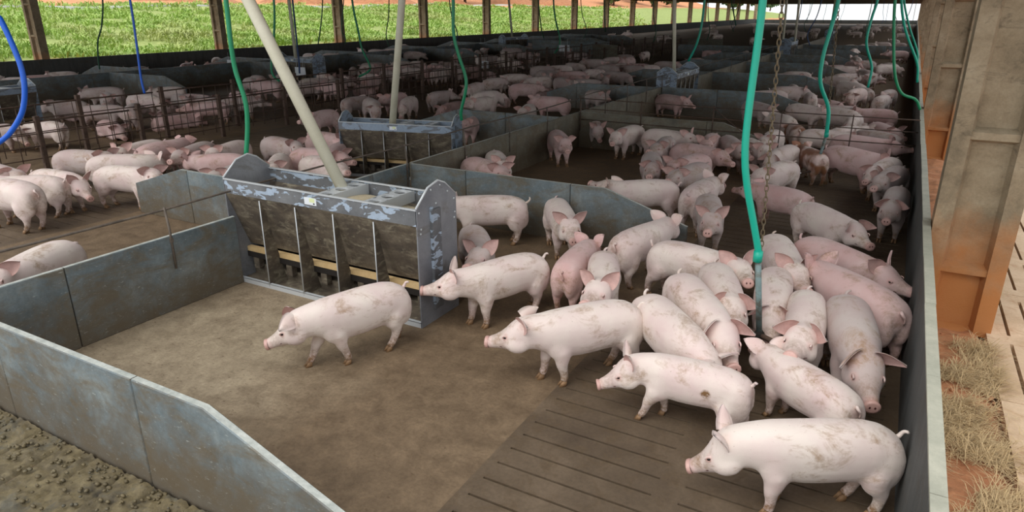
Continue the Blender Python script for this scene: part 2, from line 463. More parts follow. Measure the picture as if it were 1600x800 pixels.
def floor_mat():
    m, t, b = nt('barn_floor'); v = coords(t)
    n1 = noise_n(t, v, .55, 5, .6, .5); n2 = noise_n(t, v, 5., 10, .72, .3); n3 = noise_n(t, v, 38., 8, .75)
    wet = ramp(t, n2, [(.3, srgb(98, 80, 60)), (.7, srgb(142, 120, 94))])
    dry = ramp(t, n2, [(.3, srgb(136, 120, 98)), (.65, srgb(180, 164, 138))])
    tc = N(t, 'ShaderNodeTexCoord'); s = N(t, 'ShaderNodeSeparateXYZ'); L(t, tc.outputs['Object'], s.inputs[0])
    # dry feed dust spread before the near feeder
    dx = math_n(t, 'MULTIPLY', math_n(t, 'ADD', s.outputs['X'], 4.9), .55); dy = math_n(t, 'MULTIPLY', math_n(t, 'ADD', s.outputs['Y'], -3.4), .55)
    r2 = math_n(t, 'SQRT', math_n(t, 'ADD', math_n(t, 'MULTIPLY', dx, dx), math_n(t, 'MULTIPLY', dy, dy)))
    k = math_n(t, 'ADD', r2, math_n(t, 'MULTIPLY', math_n(t, 'ADD', n1, -.5), -1.2))
    fac = ramp(t, k, [(.30, (1,1,1,1)), (1.15, (0,0,0,1))])
    c = mix(t, fac, wet, dry)
    c = mix(t, .55, c, ramp(t, n3, [(.32, (.42,.38,.33,1)), (.62, (1,1,1,1))]), 'MULTIPLY')
    sp = noise_n(t, coords(t, (1, 2.2, 1)), 15., 4, .7)
    c = mix(t, math_n(t, 'MULTIPLY', step(t, sp, .60, .68), .75), c, srgb(92, 72, 50))
    L(t, c, b.inputs['Base Color'])
    L(t, ramp(t, n2, [(.3, (.55,)*3+(1,)), (.7, (.85,)*3+(1,))]), b.inputs['Roughness'])
    bump(t, b, math_n(t, 'ADD', n3, math_n(t, 'MULTIPLY', n2, .7)), .55, .012); return m
M['floor'] = floor_mat()
M['slat'] = mottled('slatted_floor', [(.25, srgb(78,64,50)), (.5, srgb(104,88,70)), (.75, srgb(126,108,88))], 1.8, .65, 40., .4, (srgb(96,78,56), 6., .5, .62, .6), .6)
M['pit'] = flat('pit_dark', srgb(28, 22, 17), .9)
M['muck'] = mottled('muck', [(.3, srgb(78,68,50)), (.55, srgb(122,108,76)), (.8, srgb(148,134,100))], 7., .6, 40., .6, (srgb(92,96,92), 3., .52, .62, .5), 1.)
M['galv'] = mottled('galvanised_steel', [(.3, srgb(112,114,120)), (.7, srgb(150,152,156))], 2., .45, 60., .2, (srgb(96,86,68), 2., .52, .66, .5), .1)
M['galv'].node_tree.nodes['Principled BSDF'].inputs['Metallic'].default_value = .1
def peel(name, base0, base1, blue, lo, hi, sc):
    m, t, b = nt(name); v = coords(t, (1, 1, 2.2), rnd=True)
    n = noise_n(t, v, sc, 4, .55, .9); n2 = noise_n(t, coords(t), 25., 6, .7); n0 = noise_n(t, coords(t), 2., 6)
    c = ramp(t, n0, [(.35, base0), (.65, base1)])
    c = mix(t, step(t, n, lo, hi), c, blue)
    c = mix(t, .3, c, ramp(t, n2, [(.3, (.4,.38,.35,1)), (.65, (1,1,1,1))]), 'MULTIPLY')
    L(t, c, b.inputs['Base Color']); b.inputs['Roughness'].default_value = .5; b.inputs['Metallic'].default_value = .15
    bump(t, b, step(t, n, lo, hi), .25, .003); return m
M['peel'] = peel('peeling_blue_paint', srgb(96, 98, 102), srgb(128, 130, 132), srgb(172, 188, 206), .55, .562, 6.5)
M['peel2'] = peel('blue_feeder_paint', srgb(100, 106, 112), srgb(124, 130, 138), srgb(142, 158, 176), .45, .49, 4.)
M['grime'] = mottled('feeder_grime', [(.25, srgb(66,60,56)), (.5, srgb(98,88,76)), (.78, srgb(136,126,108))], 4., .5, 35., .4, (srgb(164,156,134), 6., .52, .66, .7), .35, streak=(1,1,2))
M['yellow'] = mottled('feed_board', [(.3, srgb(190,158,108)), (.7, srgb(216,188,140))], 5., .7, 40., .2)
M['feed'] = mottled('feed_meal', [(.3, srgb(186,170,138)), (.7, srgb(212,200,172))], 6., .95, 80., .35)
M['steel'] = flat('bright_steel', srgb(196, 200, 202), .35, .15)
M['rust'] = mottled('rusty_bar', [(.3, srgb(64,48,40)), (.7, srgb(104,82,68))], 8., .8, 50., .3)
M['rebar'] = mottled('rebar', [(.3, srgb(84,74,66)), (.7, srgb(124,112,100))], 8., .7, 50., .3)
M['cream'] = mottled('cream_pvc', [(.3, srgb(206,202,178)), (.7, srgb(224,220,200))], 3., .45, 60., .08, bstr=.05)
M['teal'] = flat('teal_hose', srgb(6, 164, 138), .4)
M['green'] = flat('green_hose', srgb(16, 132, 88), .4)
M['dgreen'] = flat('dark_green_hose', srgb(14, 78, 52), .5)
M['blue'] = flat('blue_hose', srgb(24, 92, 200), .35)
M['dblue'] = flat('dark_blue_hose', srgb(30, 62, 110), .5)
M['pipe_blue'] = mottled('worn_drinker_pipe', [(.3, srgb(96,104,100)), (.7, srgb(132,160,160))], 5., .5, 40., .3, (srgb(90,74,54), 6., .5, .6, .7), .2)
M['chain'] = flat('rusty_chain', srgb(122, 108, 84), .6, .3, 60., .2, .3)
M['chrome'] = flat('chrome', srgb(205, 208, 212), .12, 1.)
M['white'] = flat('white_board', srgb(222, 226, 230), .6)
M['roof'] = flat('roof_sheet', srgb(84, 72, 62), .9, var=.3)
M['beam'] = mottled('roof_beam', [(.3, srgb(96,84,70)), (.7, srgb(128,114,96))], 3., .9)
M['soil'] = mottled('red_soil', [(.3, srgb(166,106,68)), (.6, srgb(206,142,98)), (.8, srgb(222,166,122))], 2.5, .95, 25., .45, (srgb(120,86,58), 5., .5, .64, .5), .8)
M['slab'] = mottled('drain_slab', [(.3, srgb(196,164,130)), (.7, srgb(226,198,166))], 2.5, .9, 50., .25, (srgb(176,128,90), 4., .54, .66, .6), .3)
M['straw'] = flat('straw', srgb(214, 184, 136), .7, var=.45)
M['endwall'] = flat('white_sheet', srgb(236, 238, 240), .6)
M['path'] = flat('pale_path', srgb(206, 204, 198), .9, var=.2)

def structure(o): o['kind'] = 'structure'; return o
# ------------------------------------------------------------------ the setting: floors
WX = .36              # inner face of the right wall
LX = -29.6            # inner face of the left wall
YE = 160.
mb = MB()
# solid floor, leaving out the slatted strips near the camera
SR = (-1.92, WX, .9, 19.)       # right slats
SL = (-13.05, -9.2, 2., 15.)    # left slats
def rect(x0, x1, y0, y1, z=0., t=.12):
    mb.box((x0, y0, z-t), (x1, y1, z))
rect(SL[1], SR[0], -1.5, 19.); rect(LX, SL[0], -1.5, 19.); rect(SL[0], SL[1], -1.5, SL[2]); rect(SL[0], SL[1], SL[3], 19.)
rect(SR[0], WX, -1.5, SR[2]); rect(LX, WX, 19., YE)
structure(mb.build('floor', M['floor']))
def slats(X0, X1, Y0, Y1, cells, pitch=.172, gap=.017):
    mb = MB(); y = Y0
    sol = []; x = X0
    for a, b_ in cells: sol.append((x, a)); x = b_
    sol.append((x, X1))
    n = int((Y1-Y0)/pitch)
    for i in range(n):
        y0 = Y0+i*pitch; y1 = y0+pitch-gap
        mb.box((X0, y0, -.10), (X1, y1, 0))
        for a, b_ in sol:
            mb.box((a, y1, -.10), (b_, y0+pitch, -.0005))
    mb.box((X0, Y0+n*pitch, -.1), (X1, Y1, 0))
    return structure(mb.build('floor', M['slat']))
slats(SR[0], SR[1], SR[2], SR[3], [(-1.85, -.90), (-.74, .27)])
slats(SL[0], SL[1], SL[2], SL[3], [(-12.9, -11.8), (-11.65, -10.6), (-10.45, -9.35)])
mb = MB(); mb.box((LX, -1.5, -.62), (WX, 19., -.6)); structure(mb.build('floor', M['pit']))

# muck trampled over the slats in the nearest pen
def muck():
    mb = MB(); x0, x1, y0, y1 = -6.4, -2.2, .75, 1.90; st = .016
    nx, ny = int((x1-x0)/st), int((y1-y0)/st); vs = []
    for j in range(ny+1):
        for i in range(nx+1):
            x, y = x0+i*st, y0+j*st
            h = noise.fractal(Vector((x*3, y*1.4, 0)), .9, 2.1, 4)*.010 + max(0, noise.fractal(Vector((x*15, y*8, 5)), .6, 2.2, 5))*.020 + .009*noise.fractal(Vector((x*40, y*30, 8)), .5, 2., 3)
            e = min(1., (x-x0)/.2, (x1-x)/.5, (y-y0)/.1)
            near = max(0, 1-(1.90-y)/.22); h += near*(.018+.03*max(0, noise.noise(Vector((x*12, y*12, 3)))))
            s = abs(((x + .12*noise.noise(Vector((x*.9, y*1.3, 9)))) / .30) % 1 - .5)
            g = -.05*max(0, 1-s/.06)*max(0, min(1, .9+2*noise.noise(Vector((x*1.1, y*1.7, 2)))))
            vs.append((x, y, max(-.03, .022 + (h*e) + g*e)))
    fs = [(j*(nx+1)+i, j*(nx+1)+i+1, (j+1)*(nx+1)+i+1, (j+1)*(nx+1)+i) for j in range(ny) for i in range(nx)]
    mb.add(vs, fs, True)
    o = mb.build('trampled_muck', M['muck'])
    tag(o, 'trodden brown muck covering the floor below the near partition', 'muck', kind='stuff')
muck()

mb = MB(); rr = random.Random(9)
for i in range(420):
    x = rr.uniform(-5.6, -2.5); y = 1.9-abs(rr.gauss(0, .22))-.02; r = rr.uniform(.004, .016)
    mb.ball((x, y, .03+r*.4+rr.uniform(0, .012)), r, 6, (rr.uniform(.8, 1.5), rr.uniform(.7, 1.2), .75))
tag(mb.build('muck_clods', M['muck']), 'small clods of muck along the foot of the near partition', 'muck', kind='stuff')
# ------------------------------------------------------------------ walls
mb = MB(); mb.box((WX, -1.5, -.1), (WX+.05, YE, .92)); structure(mb.build('wall_right', M['wallgrey']))
mb = MB(); y = -1.5; k = 0
while y < YE:
    ln = 1.05 if y < 40 else 8.; dx = random.uniform(-.003, .003); dz = random.uniform(-.002, .002)
    mb.box((WX-.004+dx, y, .915), (WX+.058+dx, y+ln-.006, .935+dz)); y += ln; k += 1
structure(mb.build('trim_1', M['cap']))
mb = MB(); mb.box((LX-.08, -1.5, -.1), (LX, YE, .86)); structure(mb.build('wall_left', M['wallgrey']))
mb = MB(); mb.box((LX, YE, 0), (WX, YE+.1, .72)); mb.cur = 1; mb.box((-25., YE+9, 0), (2., YE+9.2, 5.5))
structure(mb.build('wall_back', [M['wallgrey'], M['endwall']]))

# ------------------------------------------------------------------ columns
def column_mesh(detail=True):
    """precast H column: hollow panels on the faces towards and away from the camera"""
    mb = MB(); w, d, Hh = .60, .30, 3.75; fl = .13; rd = .10
    # centre web, two flanges, ledges between the hollows
    mb.box((fl, rd, 0), (w-fl, d-rd, Hh))
    for a, b_ in ((0, fl), (w-fl, w)): mb.box((a, 0, 0), (b_, d, Hh))
    for z, h in ((-.01, .02), (.545, .05), (1.70, .06), (2.86, .06), (3.6, .15)):
        for y0, y1, s in ((.015, rd, 1), (d-rd, d-.015, -1)):
            ya = y0 if s > 0 else y1; yb = y1 if s > 0 else y0
            vs = [(fl, yb, z-.03), (w-fl, yb, z-.03), (w-fl, yb, z+h+.035), (fl, yb, z+h+.035), (fl, ya, z), (w-fl, ya, z), (w-fl, ya, z+h), (fl, ya, z+h)]
            fs = [(0,1,5,4), (4,5,6,7), (7,6,2,3)]
            if s < 0: fs = [tuple(reversed(f)) for f in fs]
            mb.add(vs, fs)
    # chamfer strips where flange meets web
    for xa, xb in ((fl, fl+.03), (w-fl, w-fl-.03)):
        for ya, yb in ((.0, rd), (d, d-rd)):
            mb.add([(xa, ya+(.012 if ya == 0 else -.012), 0), (xb, yb, 0), (xb, yb, Hh), (xa, ya+(.012 if ya == 0 else -.012), Hh)], [(0,1,2,3)])
    return mb.mesh('column', M['column'])
cm = column_mesh()
names_r = ['nearest massive tan concrete column right of the wall, its foot stained orange', 'second tan concrete column beyond the right wall, partly behind the nearest one',
           'third concrete column beyond the right wall, a narrow strip', 'fourth concrete column beyond the right wall, narrower still']
names_l = ['leaning-looking concrete column at the far left before the grass', 'concrete column left of the green hose and near cream pipe', 'concrete column between the near cream pipe and the long dark hose',
           'concrete column right behind the second cream pipe', 'concrete column right of the long green hose, before the grass', 'sixth concrete column along the grass side']
for k in range(18):
    y = 6.7+8.55*k
    o = new_obj('concrete_column', cm); o.location = (WX+.065, y, 0)
    tag(o, names_r[k] if k < 4 else 'distant concrete column in the row outside the right wall', 'column', 'columns along the right wall')
    y = 15.3+8.5*k if k else 15.3
    o = new_obj('concrete_column', cm); o.location = (LX-.62, y, 0)
    if y > YE: o.location.y = 6.8
    tag(o, names_l[k] if k < 6 else 'distant concrete column in the row along the grass', 'column', 'columns along the grass side')

# ------------------------------------------------------------------ roof
RY0 = 3.4
mb = MB()
for s, x0 in ((1, WX+.75), (-1, LX-1.)):
    xm = (WX+LX)/2
    mb.add([(x0, RY0, 3.75), (xm, RY0, 6.6), (xm, YE-4, 6.6), (x0, YE-4, 3.75), (x0, RY0, 3.80), (xm, RY0, 6.65), (xm, YE-4, 6.65), (x0, YE-4, 3.80)],
           [(0,1,2,3), (7,6,5,4), (0,4,5,1), (3,2,6,7), (0,3,7,4), (1,5,6,2)])
structure(mb.build('ceiling', M['roof']))
for k in range(18):
    mb = MB(); y = 6.85+8.55*k
    mb.box((LX-.5, y-.1, 3.7), (WX+.5, y+.1, 3.95))
    mb.box(((WX+LX)/2-.1, y-.1, 3.95), ((WX+LX)/2+.1, y+.1, 6.5))
    for s in (-1, 1):
        xm = (WX+LX)/2
        for q in (3.5, 7.5, 11.):
            mb.box((xm+s*q-.07, y-.07, 3.95), (xm+s*q+.07, y+.07, 6.55-q*.19))
    structure(mb.build('trim_%d' % (k+2), M['beam']))

# ------------------------------------------------------------------ outside ground, right
mb = MB()
nx, ny = 40, 120
def gz(x, y): return .02+.05*noise.fractal(Vector((x*2.2, y*2.2, 1)), 1., 2., 4) + .05*max(0, 1-abs(x-.75)/.3)*(.5+.5*noise.noise(Vector((y, 0, 3))))
vs = []
for j in range(ny+1):
    for i in range(nx+1):
        x, y = WX+.05+1.0*i/nx, 1.+14.*j/ny; k = max(0., 1-max(0, x-.9)/.1)
        vs.append((x, y, gz(x, y)*k - .06*(1-k)))
mb.add(vs, [(j*(nx+1)+i, j*(nx+1)+i+1, (j+1)*(nx+1)+i+1, (j+1)*(nx+1)+i) for j in range(ny) for i in range(nx)], True)
mb.add([(WX+.05, 15, 0), (14, 15, 0), (14, 170, 0), (WX+.05, 170, 0), (WX+.05, 15, -.1)], [(0,1,2,3)])
mb.add([(1.1, -3, -.14), (14, -3, -.14), (14, 15.1, -.14), (1.1, 15.1, -.14)], [(0,1,2,3)])
structure(mb.build('ground_outside', M['soil']))
# slotted drain slabs
lab = ['slotted pale concrete slab at the bottom right corner', 'slotted pale concrete slab beside the foot of the nearest column', 'slotted pale concrete slab just past the nearest column', 'far slotted pale concrete slab at the right edge']
for k in range(5):
    y0 = .75+2.36*k; mb = MB(); x0 = .99+random.uniform(-.01, .01); x1 = 2.1; z0, z1 = -.02, .05
    xs = []; x = x0+.155
    while x < x1-.1: xs.append((x, x+.026)); x += .165
    def seg(ya, yb, slots):
        xx = x0
        for a, b_ in (slots+[(x1, x1)]):
            mb.box((xx, ya, z0), (a, yb, z1)); xx = b_
    Y = [y0, y0+.16, y0+1.08, y0+1.26, y0+2.18, y0+2.35]
    mb.box((x0, Y[0], z0), (x1, Y[1], z1)); seg(Y[1], Y[2], xs); mb.box((x0, Y[2], z0), (x1, Y[3], z1)); seg(Y[3], Y[4], xs); mb.box((x0, Y[4], z0), (x1, Y[5], z1))
    o = mb.build('drain_slab', M['slab']); tag(o, lab[max(0, min(3, k-1))], 'slab', 'slotted slabs outside the wall')
# straw
def straw():
    mb = MB(); rr = random.Random(3)
    def blade(x, y, ln, a, el, w):
        d = Vector((math.cos(a)*math.cos(el), math.sin(a)*math.cos(el), math.sin(el))); s = Vector((-math.sin(a), math.cos(a), 0))*w
        p = Vector((x, y, gz(x, y)+.012)); q = p+d*ln*.55; r_ = p+d*ln+Vector((0, 0, -ln*.35*math.sin(abs(el)+.3)))
        pp = [p-s, p+s, q+s*.8, q-s*.8, r_]
        for v_ in pp: v_.x = max(v_.x, WX+.062)
        mb.add(pp, [(0,1,2,3), (3,2,4)])
    for i in range(24000):
        y = rr.uniform(1.6, 6.4)**1.; x = rr.uniform(.47, 1.0)
        dens = .36+1.9*noise.noise(Vector((x*2.5, y*2.2, 7)))+.35*(y < 5.2)
        if rr.random() > dens: continue
        blade(x, y, rr.uniform(.06, .27), rr.gauss(.5, 1.0), rr.uniform(.0, .8), .0021)
    for i in range(700):
        blade(rr.uniform(.9, 1.25), rr.choice((4.6, 4.8, 7.9, 8.2))+rr.gauss(0, .22), rr.uniform(.05, .2), rr.gauss(2.6, .8), rr.uniform(.1, .6), .0016)
    o = mb.build('dry_straw', M['straw']); tag(o, 'matted dry straw between the right wall and the slotted slabs', 'straw', kind='stuff')
straw()
mb = MB()
for i in range(90):
    x, y = random.uniform(.5, .97), random.uniform(4.6, 6.6); r = random.uniform(.006, .02); mb.ball((x, y, gz(x, y)+r*.4), r, 6, (1, random.uniform(.6, 1.3), .7))
tag(mb.build('soil_crumbs', M['soil']), 'crumbs of red soil at the foot of the nearest column', 'soil', kind='stuff')

# ------------------------------------------------------------------ grass bank, left
def bz(x, y):
    d = -31.-x
    if d < 0: return .3
    z = .35+min(d, 29.)*.101+.35*noise.noise(Vector((x*.12, y*.10, 2)))+.12*noise.noise(Vector((x*.5, y*.45, 2)))
    if d > 29: z += max(0, d-34)*(.05+.0011*max(0, y-60))
    return z
def bank_mat():
    m, t, b = nt('bank_ground'); v = coords(t)
    n = noise_n(t, v, .35, 6, .6); n2 = noise_n(t, v, 3., 8, .7)
    green = ramp(t, n2, [(.3, srgb(112, 132, 62)), (.7, srgb(176, 186, 110))])
    soil = ramp(t, n2, [(.3, srgb(196, 120, 72)), (.7, srgb(226, 168, 124))])
    s = N(t, 'ShaderNodeSeparateXYZ'); L(t, N(t, 'ShaderNodeTexCoord').outputs['Object'], s.inputs[0])
    far = step(t, math_n(t, 'ADD', math_n(t, 'MULTIPLY', s.outputs['X'], -.1), math_n(t, 'MULTIPLY', n, .8)), 5.9, 6.2)
    far = ramp(t, math_n(t, 'MULTIPLY', math_n(t, 'ADD', math_n(t, 'MULTIPLY', s.outputs['X'], -.1), math_n(t, 'MULTIPLY', n, .8)), .1), [(.605, (0,0,0,1)), (.625, (1,1,1,1))])
    edge = ramp(t, math_n(t, 'ADD', math_n(t, 'MULTIPLY', math_n(t, 'ADD', s.outputs['X'], 33.), -.25), math_n(t, 'MULTIPLY', n, 1.)), [(.3, (1,1,1,1)), (.6, (0,0,0,1))])
    c = mix(t, far, green, soil); c = mix(t, edge, c, soil)
    L(t, c, b.inputs['Base Color']); b.inputs['Roughness'].default_value = .95; bump(t, b, n2, .6, .05); return m
M['bank'] = bank_mat()
mb = MB(); xs = [LX-.08-1.2*i for i in range(60)]; ys = [-5+2.5*j for j in range(110)]
vs = [(x, y, bz(x, y)) for y in ys for x in xs]; n = len(xs)
mb.add(vs, [(j*n+i+1, j*n+i, (j+1)*n+i, (j+1)*n+i+1) for j in range(len(ys)-1) for i in range(n-1)], True)
structure(mb.build('ground_bank', M['bank']))
def grass_mat():
    m, t, b = nt('grass_blades'); v = coords(t)
    n = noise_n(t, v, .9, 6, .7); n2 = noise_n(t, v, .22, 4)
    c = ramp(t, n, [(.25, srgb(112, 146, 62)), (.5, srgb(158, 188, 88)), (.72, srgb(198, 212, 128))])
    c = mix(t, math_n(t, 'MULTIPLY', step(t, n2, .5, .62), .5), c, srgb(188, 180, 126))
    L(t, c, b.inputs['Base Color']); b.inputs['Roughness'].default_value = .6
    return m
M['grass'] = grass_mat()
def grass():
    rr = random.Random(5); mb = MB(); n = 0
    while n < 26000:
        d = rr.random()**1.3*28.; x = -31.2-d; y = rr.uniform(4, 30+d*2.2+70*rr.random())
        if noise.noise(Vector((x*.35, y*.3, 4)))+.45 < rr.random()*.9: continue
        if d < 1.4 and rr.random() < .6: continue
        n += 1; h0 = rr.uniform(.2, .55)*(1+.5*noise.noise(Vector((x*.2, y*.2, 8)))); g = bz(x, y)-.03; w = .006+.0004*math.hypot(x, y)
        for b_ in range(5):
            a = rr.uniform(0, 6.28); l = h0*rr.uniform(.6, 1.1); o = Vector((math.cos(a), math.sin(a), 0)); s = Vector((-o.y, o.x, 0))*w
            p = Vector((x, y, g))+o*.05; q = p+o*l*.25+Vector((0,0,l*.6)); e = p+o*l*.75+Vector((0,0,l*.78))
            mb.add([p-s, p+s, q+s, q-s, e], [(0,1,2,3), (3,2,4)])
    o = mb.build('grass', M['grass']); tag(o, 'long green grass covering the bank beyond the left wall', 'grass', kind='stuff')
grass()
# pale path and heaps of orange earth on top of the bank
mb = MB(); vs = []
for j in range(50):
    y = 10+2.6*j; x = -57.5+2.*math.sin(y*.045)
    for dx, dz in ((0, .12), (-2.2, .2), (-2.2, -.3), (0, -.3)): vs.append((x+dx, y, bz(x, y)+dz))
fs = []
for j in range(49):
    a = j*4; fs += [(a, a+4, a+5, a+1), (a, a+3, a+7, a+4), (a+1, a+5, a+6, a+2)]
mb.add(vs, fs, True); structure(mb.build('ground_path', M['path']))
rr = random.Random(11)
for k in range(6):
    mb = MB(); y = 50+k*17+rr.uniform(-1, 1); x = -68+rr.uniform(-3, 3); R_ = rr.uniform(4, 6.5); vs = []
    for i in range(13):
        for j in range(13):
            u, v_ = (i-6)/6, (j-6)/6; q = max(0, 1-u*u-v_*v_)
            vs.append((x+u*R_, y+v_*R_, bz(x, y)-.3+1.7*q+.4*q*noise.noise(Vector((u*3+k, v_*3, 0)))))
    mb.add(vs, [(i*13+j, (i+1)*13+j, (i+1)*13+j+1, i*13+j+1) for i in range(12) for j in range(12)], True)
    tag(mb.build('earth_heap', M['soil']), 'heap of orange earth on the horizon above the grass bank', 'earth', 'heaps of orange earth')

M['leaf'] = mottled('tree_leaves', [(.3, srgb(52,72,36)), (.7, srgb(96,120,62))], 3., .8)
M['bark'] = flat('tree_bark', srgb(86, 70, 54), .9)
rr = random.Random(4)
for k in range(16):
    y = 95+k*15+rr.uniform(-5, 5); x = -74+rr.uniform(-8, 8)+k*1.5; g = bz(x, y); Ht = rr.uniform(7, 10)
    r = empty('tree', (x, y, g-.3), 0, 'dark green tree on the horizon behind the farthest columns of the grass side', 'tree', 'trees on the horizon')
    mb = MB(); mb.tube([(0,0,0), (.1,0,Ht*.35), (.3,.2,Ht*.6)], [.28,.2,.1], 7); mb.build('trunk', M['bark'], r)
    mb = MB()
    for q in range(420):
        a, b_ = rr.uniform(0, 6.28), math.acos(rr.uniform(-1, 1)); rad = rr.uniform(.75, 1.05)*(1+.25*noise.noise(Vector((a, b_*2, k))))
        p = Vector((math.sin(b_)*math.cos(a)*4.6*rad, math.sin(b_)*math.sin(a)*4.6*rad, Ht*.62+math.cos(b_)*Ht*.42*rad))
        u = Vector((rr.gauss(0,1), rr.gauss(0,1), rr.gauss(0,1))).normalized()*.75; v_ = u.orthogonal().normalized()*.5
        mb.add([p-u, p-v_, p+u, p+v_], [(0,1,2,3)])
    mb.ball((0,0,Ht*.62), 3.9, 10, (1,1,Ht*.09)); mb.build('crown', M['leaf'], r)
# ------------------------------------------------------------------ pen partitions
def partition(name, label, loc, rz, spans, cut=None, h=.72, mat='panel', th=.05, group=None):
    """spans: list of joints along local x; cut: (x0, z_end) slopes the top from x0 down to z_end at the end"""
    root = empty(name, loc, rz, label, 'partition', group)
    for a, b_ in zip(spans[:-1], spans[1:]):
        mb = MB(); g = .004
        a2, b2 = a+g, b_-g
        def top(x):
            if not cut: return h
            x0, ze = cut; e = spans[-1]
            return h if x <= x0 else h+(ze-h)*(x-x0)/(e-x0)
        pts = [(a2, 0), (b2, 0), (b2, top(b2))]
        if cut and a2 < cut[0] < b2: pts.append((cut[0], h))
        pts.append((a2, top(a2)))
        mb.prism(pts, -th/2, th/2, 'y')
        me = mb.mesh('panel', [M[mat], M['panel_edge']])
        bm = bmesh.new(); bm.from_mesh(me)
        bmesh.ops.recalc_face_normals(bm, faces=bm.faces)
        for f in bm.faces:
            if f.normal.z > .4: f.material_index = 1
        bmesh.ops.bevel(bm, geom=[e for e in bm.edges if e.calc_length() > .3], offset=.006, segments=1, affect='EDGES')
        bm.to_mesh(me); bm.free()
        new_obj('panel', me, root)
    return root
def spans(L_, w=1.5, first=None):
    out = [0.]; x = first or w
    while x < L_-.3: out.append(x); x += w
    return out+[L_]
DX = -5.74
G1 = 'cross partitions with a sloping end'
partition('pen_partition', 'near worn blue-grey concrete partition sweeping across the lower left corner', (-8.0, 1.93, 0), 0, [0, 1.47, 2.97, 4.47, 6.05], (5.08, .40), .74, group=G1)
partition('pen_partition', 'blue-grey cross partition with sloping end behind the near feeder', (DX+.04, 7.38, 0), 0, [0, .9, 2.4, 3.85], (2.85, .40), .72, group=G1)
partition('pen_partition', 'brownish cross partition at the back of the second pen, under the rail', (DX+.04, 13.1, 0), 0, [0, 1.3, 2.6, 3.85], (2.9, .40), .72, 'panel_old', group=G1)
partition('pen_partition', 'dark cross partition behind the single pig in the third pen', (DX+.04, 18.6, 0), 0, [0, 1.5, 3.0, 3.85], (2.9, .40), .72, group=G1)
for k, y in enumerate((24.2, 29.8, 35.4, 41., 46.6)):
    last = k == 4
    partition('pen_partition', 'far grey cross partition reaching the right wall below the end wall' if last else 'far grey cross partition on the right side, %s' % ('beyond the single pig\'s pen', 'below the crowd of far pigs', 'behind two others', 'near the far feeder')[k],
              (DX+.04, y, 0), 0, spans(5.95 if last else 3.85, 1.5), None if last else (2.9, .4), .72, group=G1)
# the long line between the two rows of pens, one thing per pen
ly = [(1.96, 4.46, 'panel', 'blue-grey partition running from the near left corner to the near feeder'),
      (5.1, 7.36, 'panel', 'short partition behind the left end of the near feeder'),
      (7.42, 13.08, 'panel_old', 'long brownish partition along the left side of the second pen'),
      (13.12, 18.58, 'panel_old', 'pale partition behind the single pig in the third pen'),
      (21.3, 29.8, 'panel_old', 'far long partition running back from the third feeder'),
      (29.8, 39.2, 'panel_old', 'far partition between the third feeder and the far twin-pipe feeder'),
      (42., 60., 'panel_old', 'farthest long partition running to the end of the barn')]
for a, b_, mt, lb in ly:
    partition('pen_partition', lb, (DX, a, 0), math.pi/2, spans(b_-a, 1.5, .8 if a < 3 else None), None, .72, mt, group='long partitions between the pens')
# left row, the same shapes mirrored
for k, (y, lb) in enumerate(((5.6, 'short blue-grey partition with sloping end left of the near feeder'), (12.25, 'low grey partition right of the second feeder'),
                             (18.5, 'dark triangular-ended partition beyond the fence side pigs'), (24.2, 'dark partition left of the third feeder'), (30., 'far dark partition in the left row'), (36., 'farther dark partition in the left row'), (44., 'farthest dark partition in the left row'))):
    partition('pen_partition', lb, (DX-.04, y, 0), math.pi, [0, .98, 2.2, 3.36] if k == 0 else [0, 1.2, 2.4, 3.36], (2.35, .42), .72, 'panel', group='cross partitions of the left row')
# beyond the aisle
MX = -23.4
for k in range(9):
    y = 8.2+5.9*k
    partition('pen_partition', 'dark grey partition in the pens beyond the fences, %s row from the front' % ('first', 'second', 'third', 'fourth', 'fifth', 'sixth', 'seventh', 'eighth', 'ninth')[k],
              (MX, y, 0), 0, spans(3.9, 1.5), (2.9, .4), .72, 'panel', group='partitions beyond the fences')
    partition('pen_partition', 'dark grey partition by the left wall, %s from the front' % ('first', 'second', 'third', 'fourth', 'fifth', 'sixth', 'seventh', 'eighth', 'ninth')[k],
              (MX, y+1.5, 0), math.pi, spans(4.2, 1.5), (3.2, .4), .72, 'panel', group='partitions by the left wall')
partition('pen_partition', 'long dark partition in front of the left wall pens', (MX, 6., 0), math.pi/2, spans(50, 2.5), None, .72, 'panel', group='partitions by the left wall')
partition('pen_partition', 'pale square partition end standing in the far left row', (-12.6, 46., 0), 0, [0, 2.2], None, .95, 'panel_old')
partition('pen_partition', 'dark bluish board wall in the middle distance', (-11.8, 41., 0), 0, [0, 2., 4.], None, .8, 'panel')
partition('pen_partition', 'raised dark board between the fences in the middle distance', (-19.8, 38., 0), 0, [0, 2.5, 5.], None, 1., 'panel')
partition('pen_partition', 'grey gate board in the fence in the middle distance', (-14.0, 33.5, 0), 0, [0, 1.3], None, 1.05, 'panel_old')

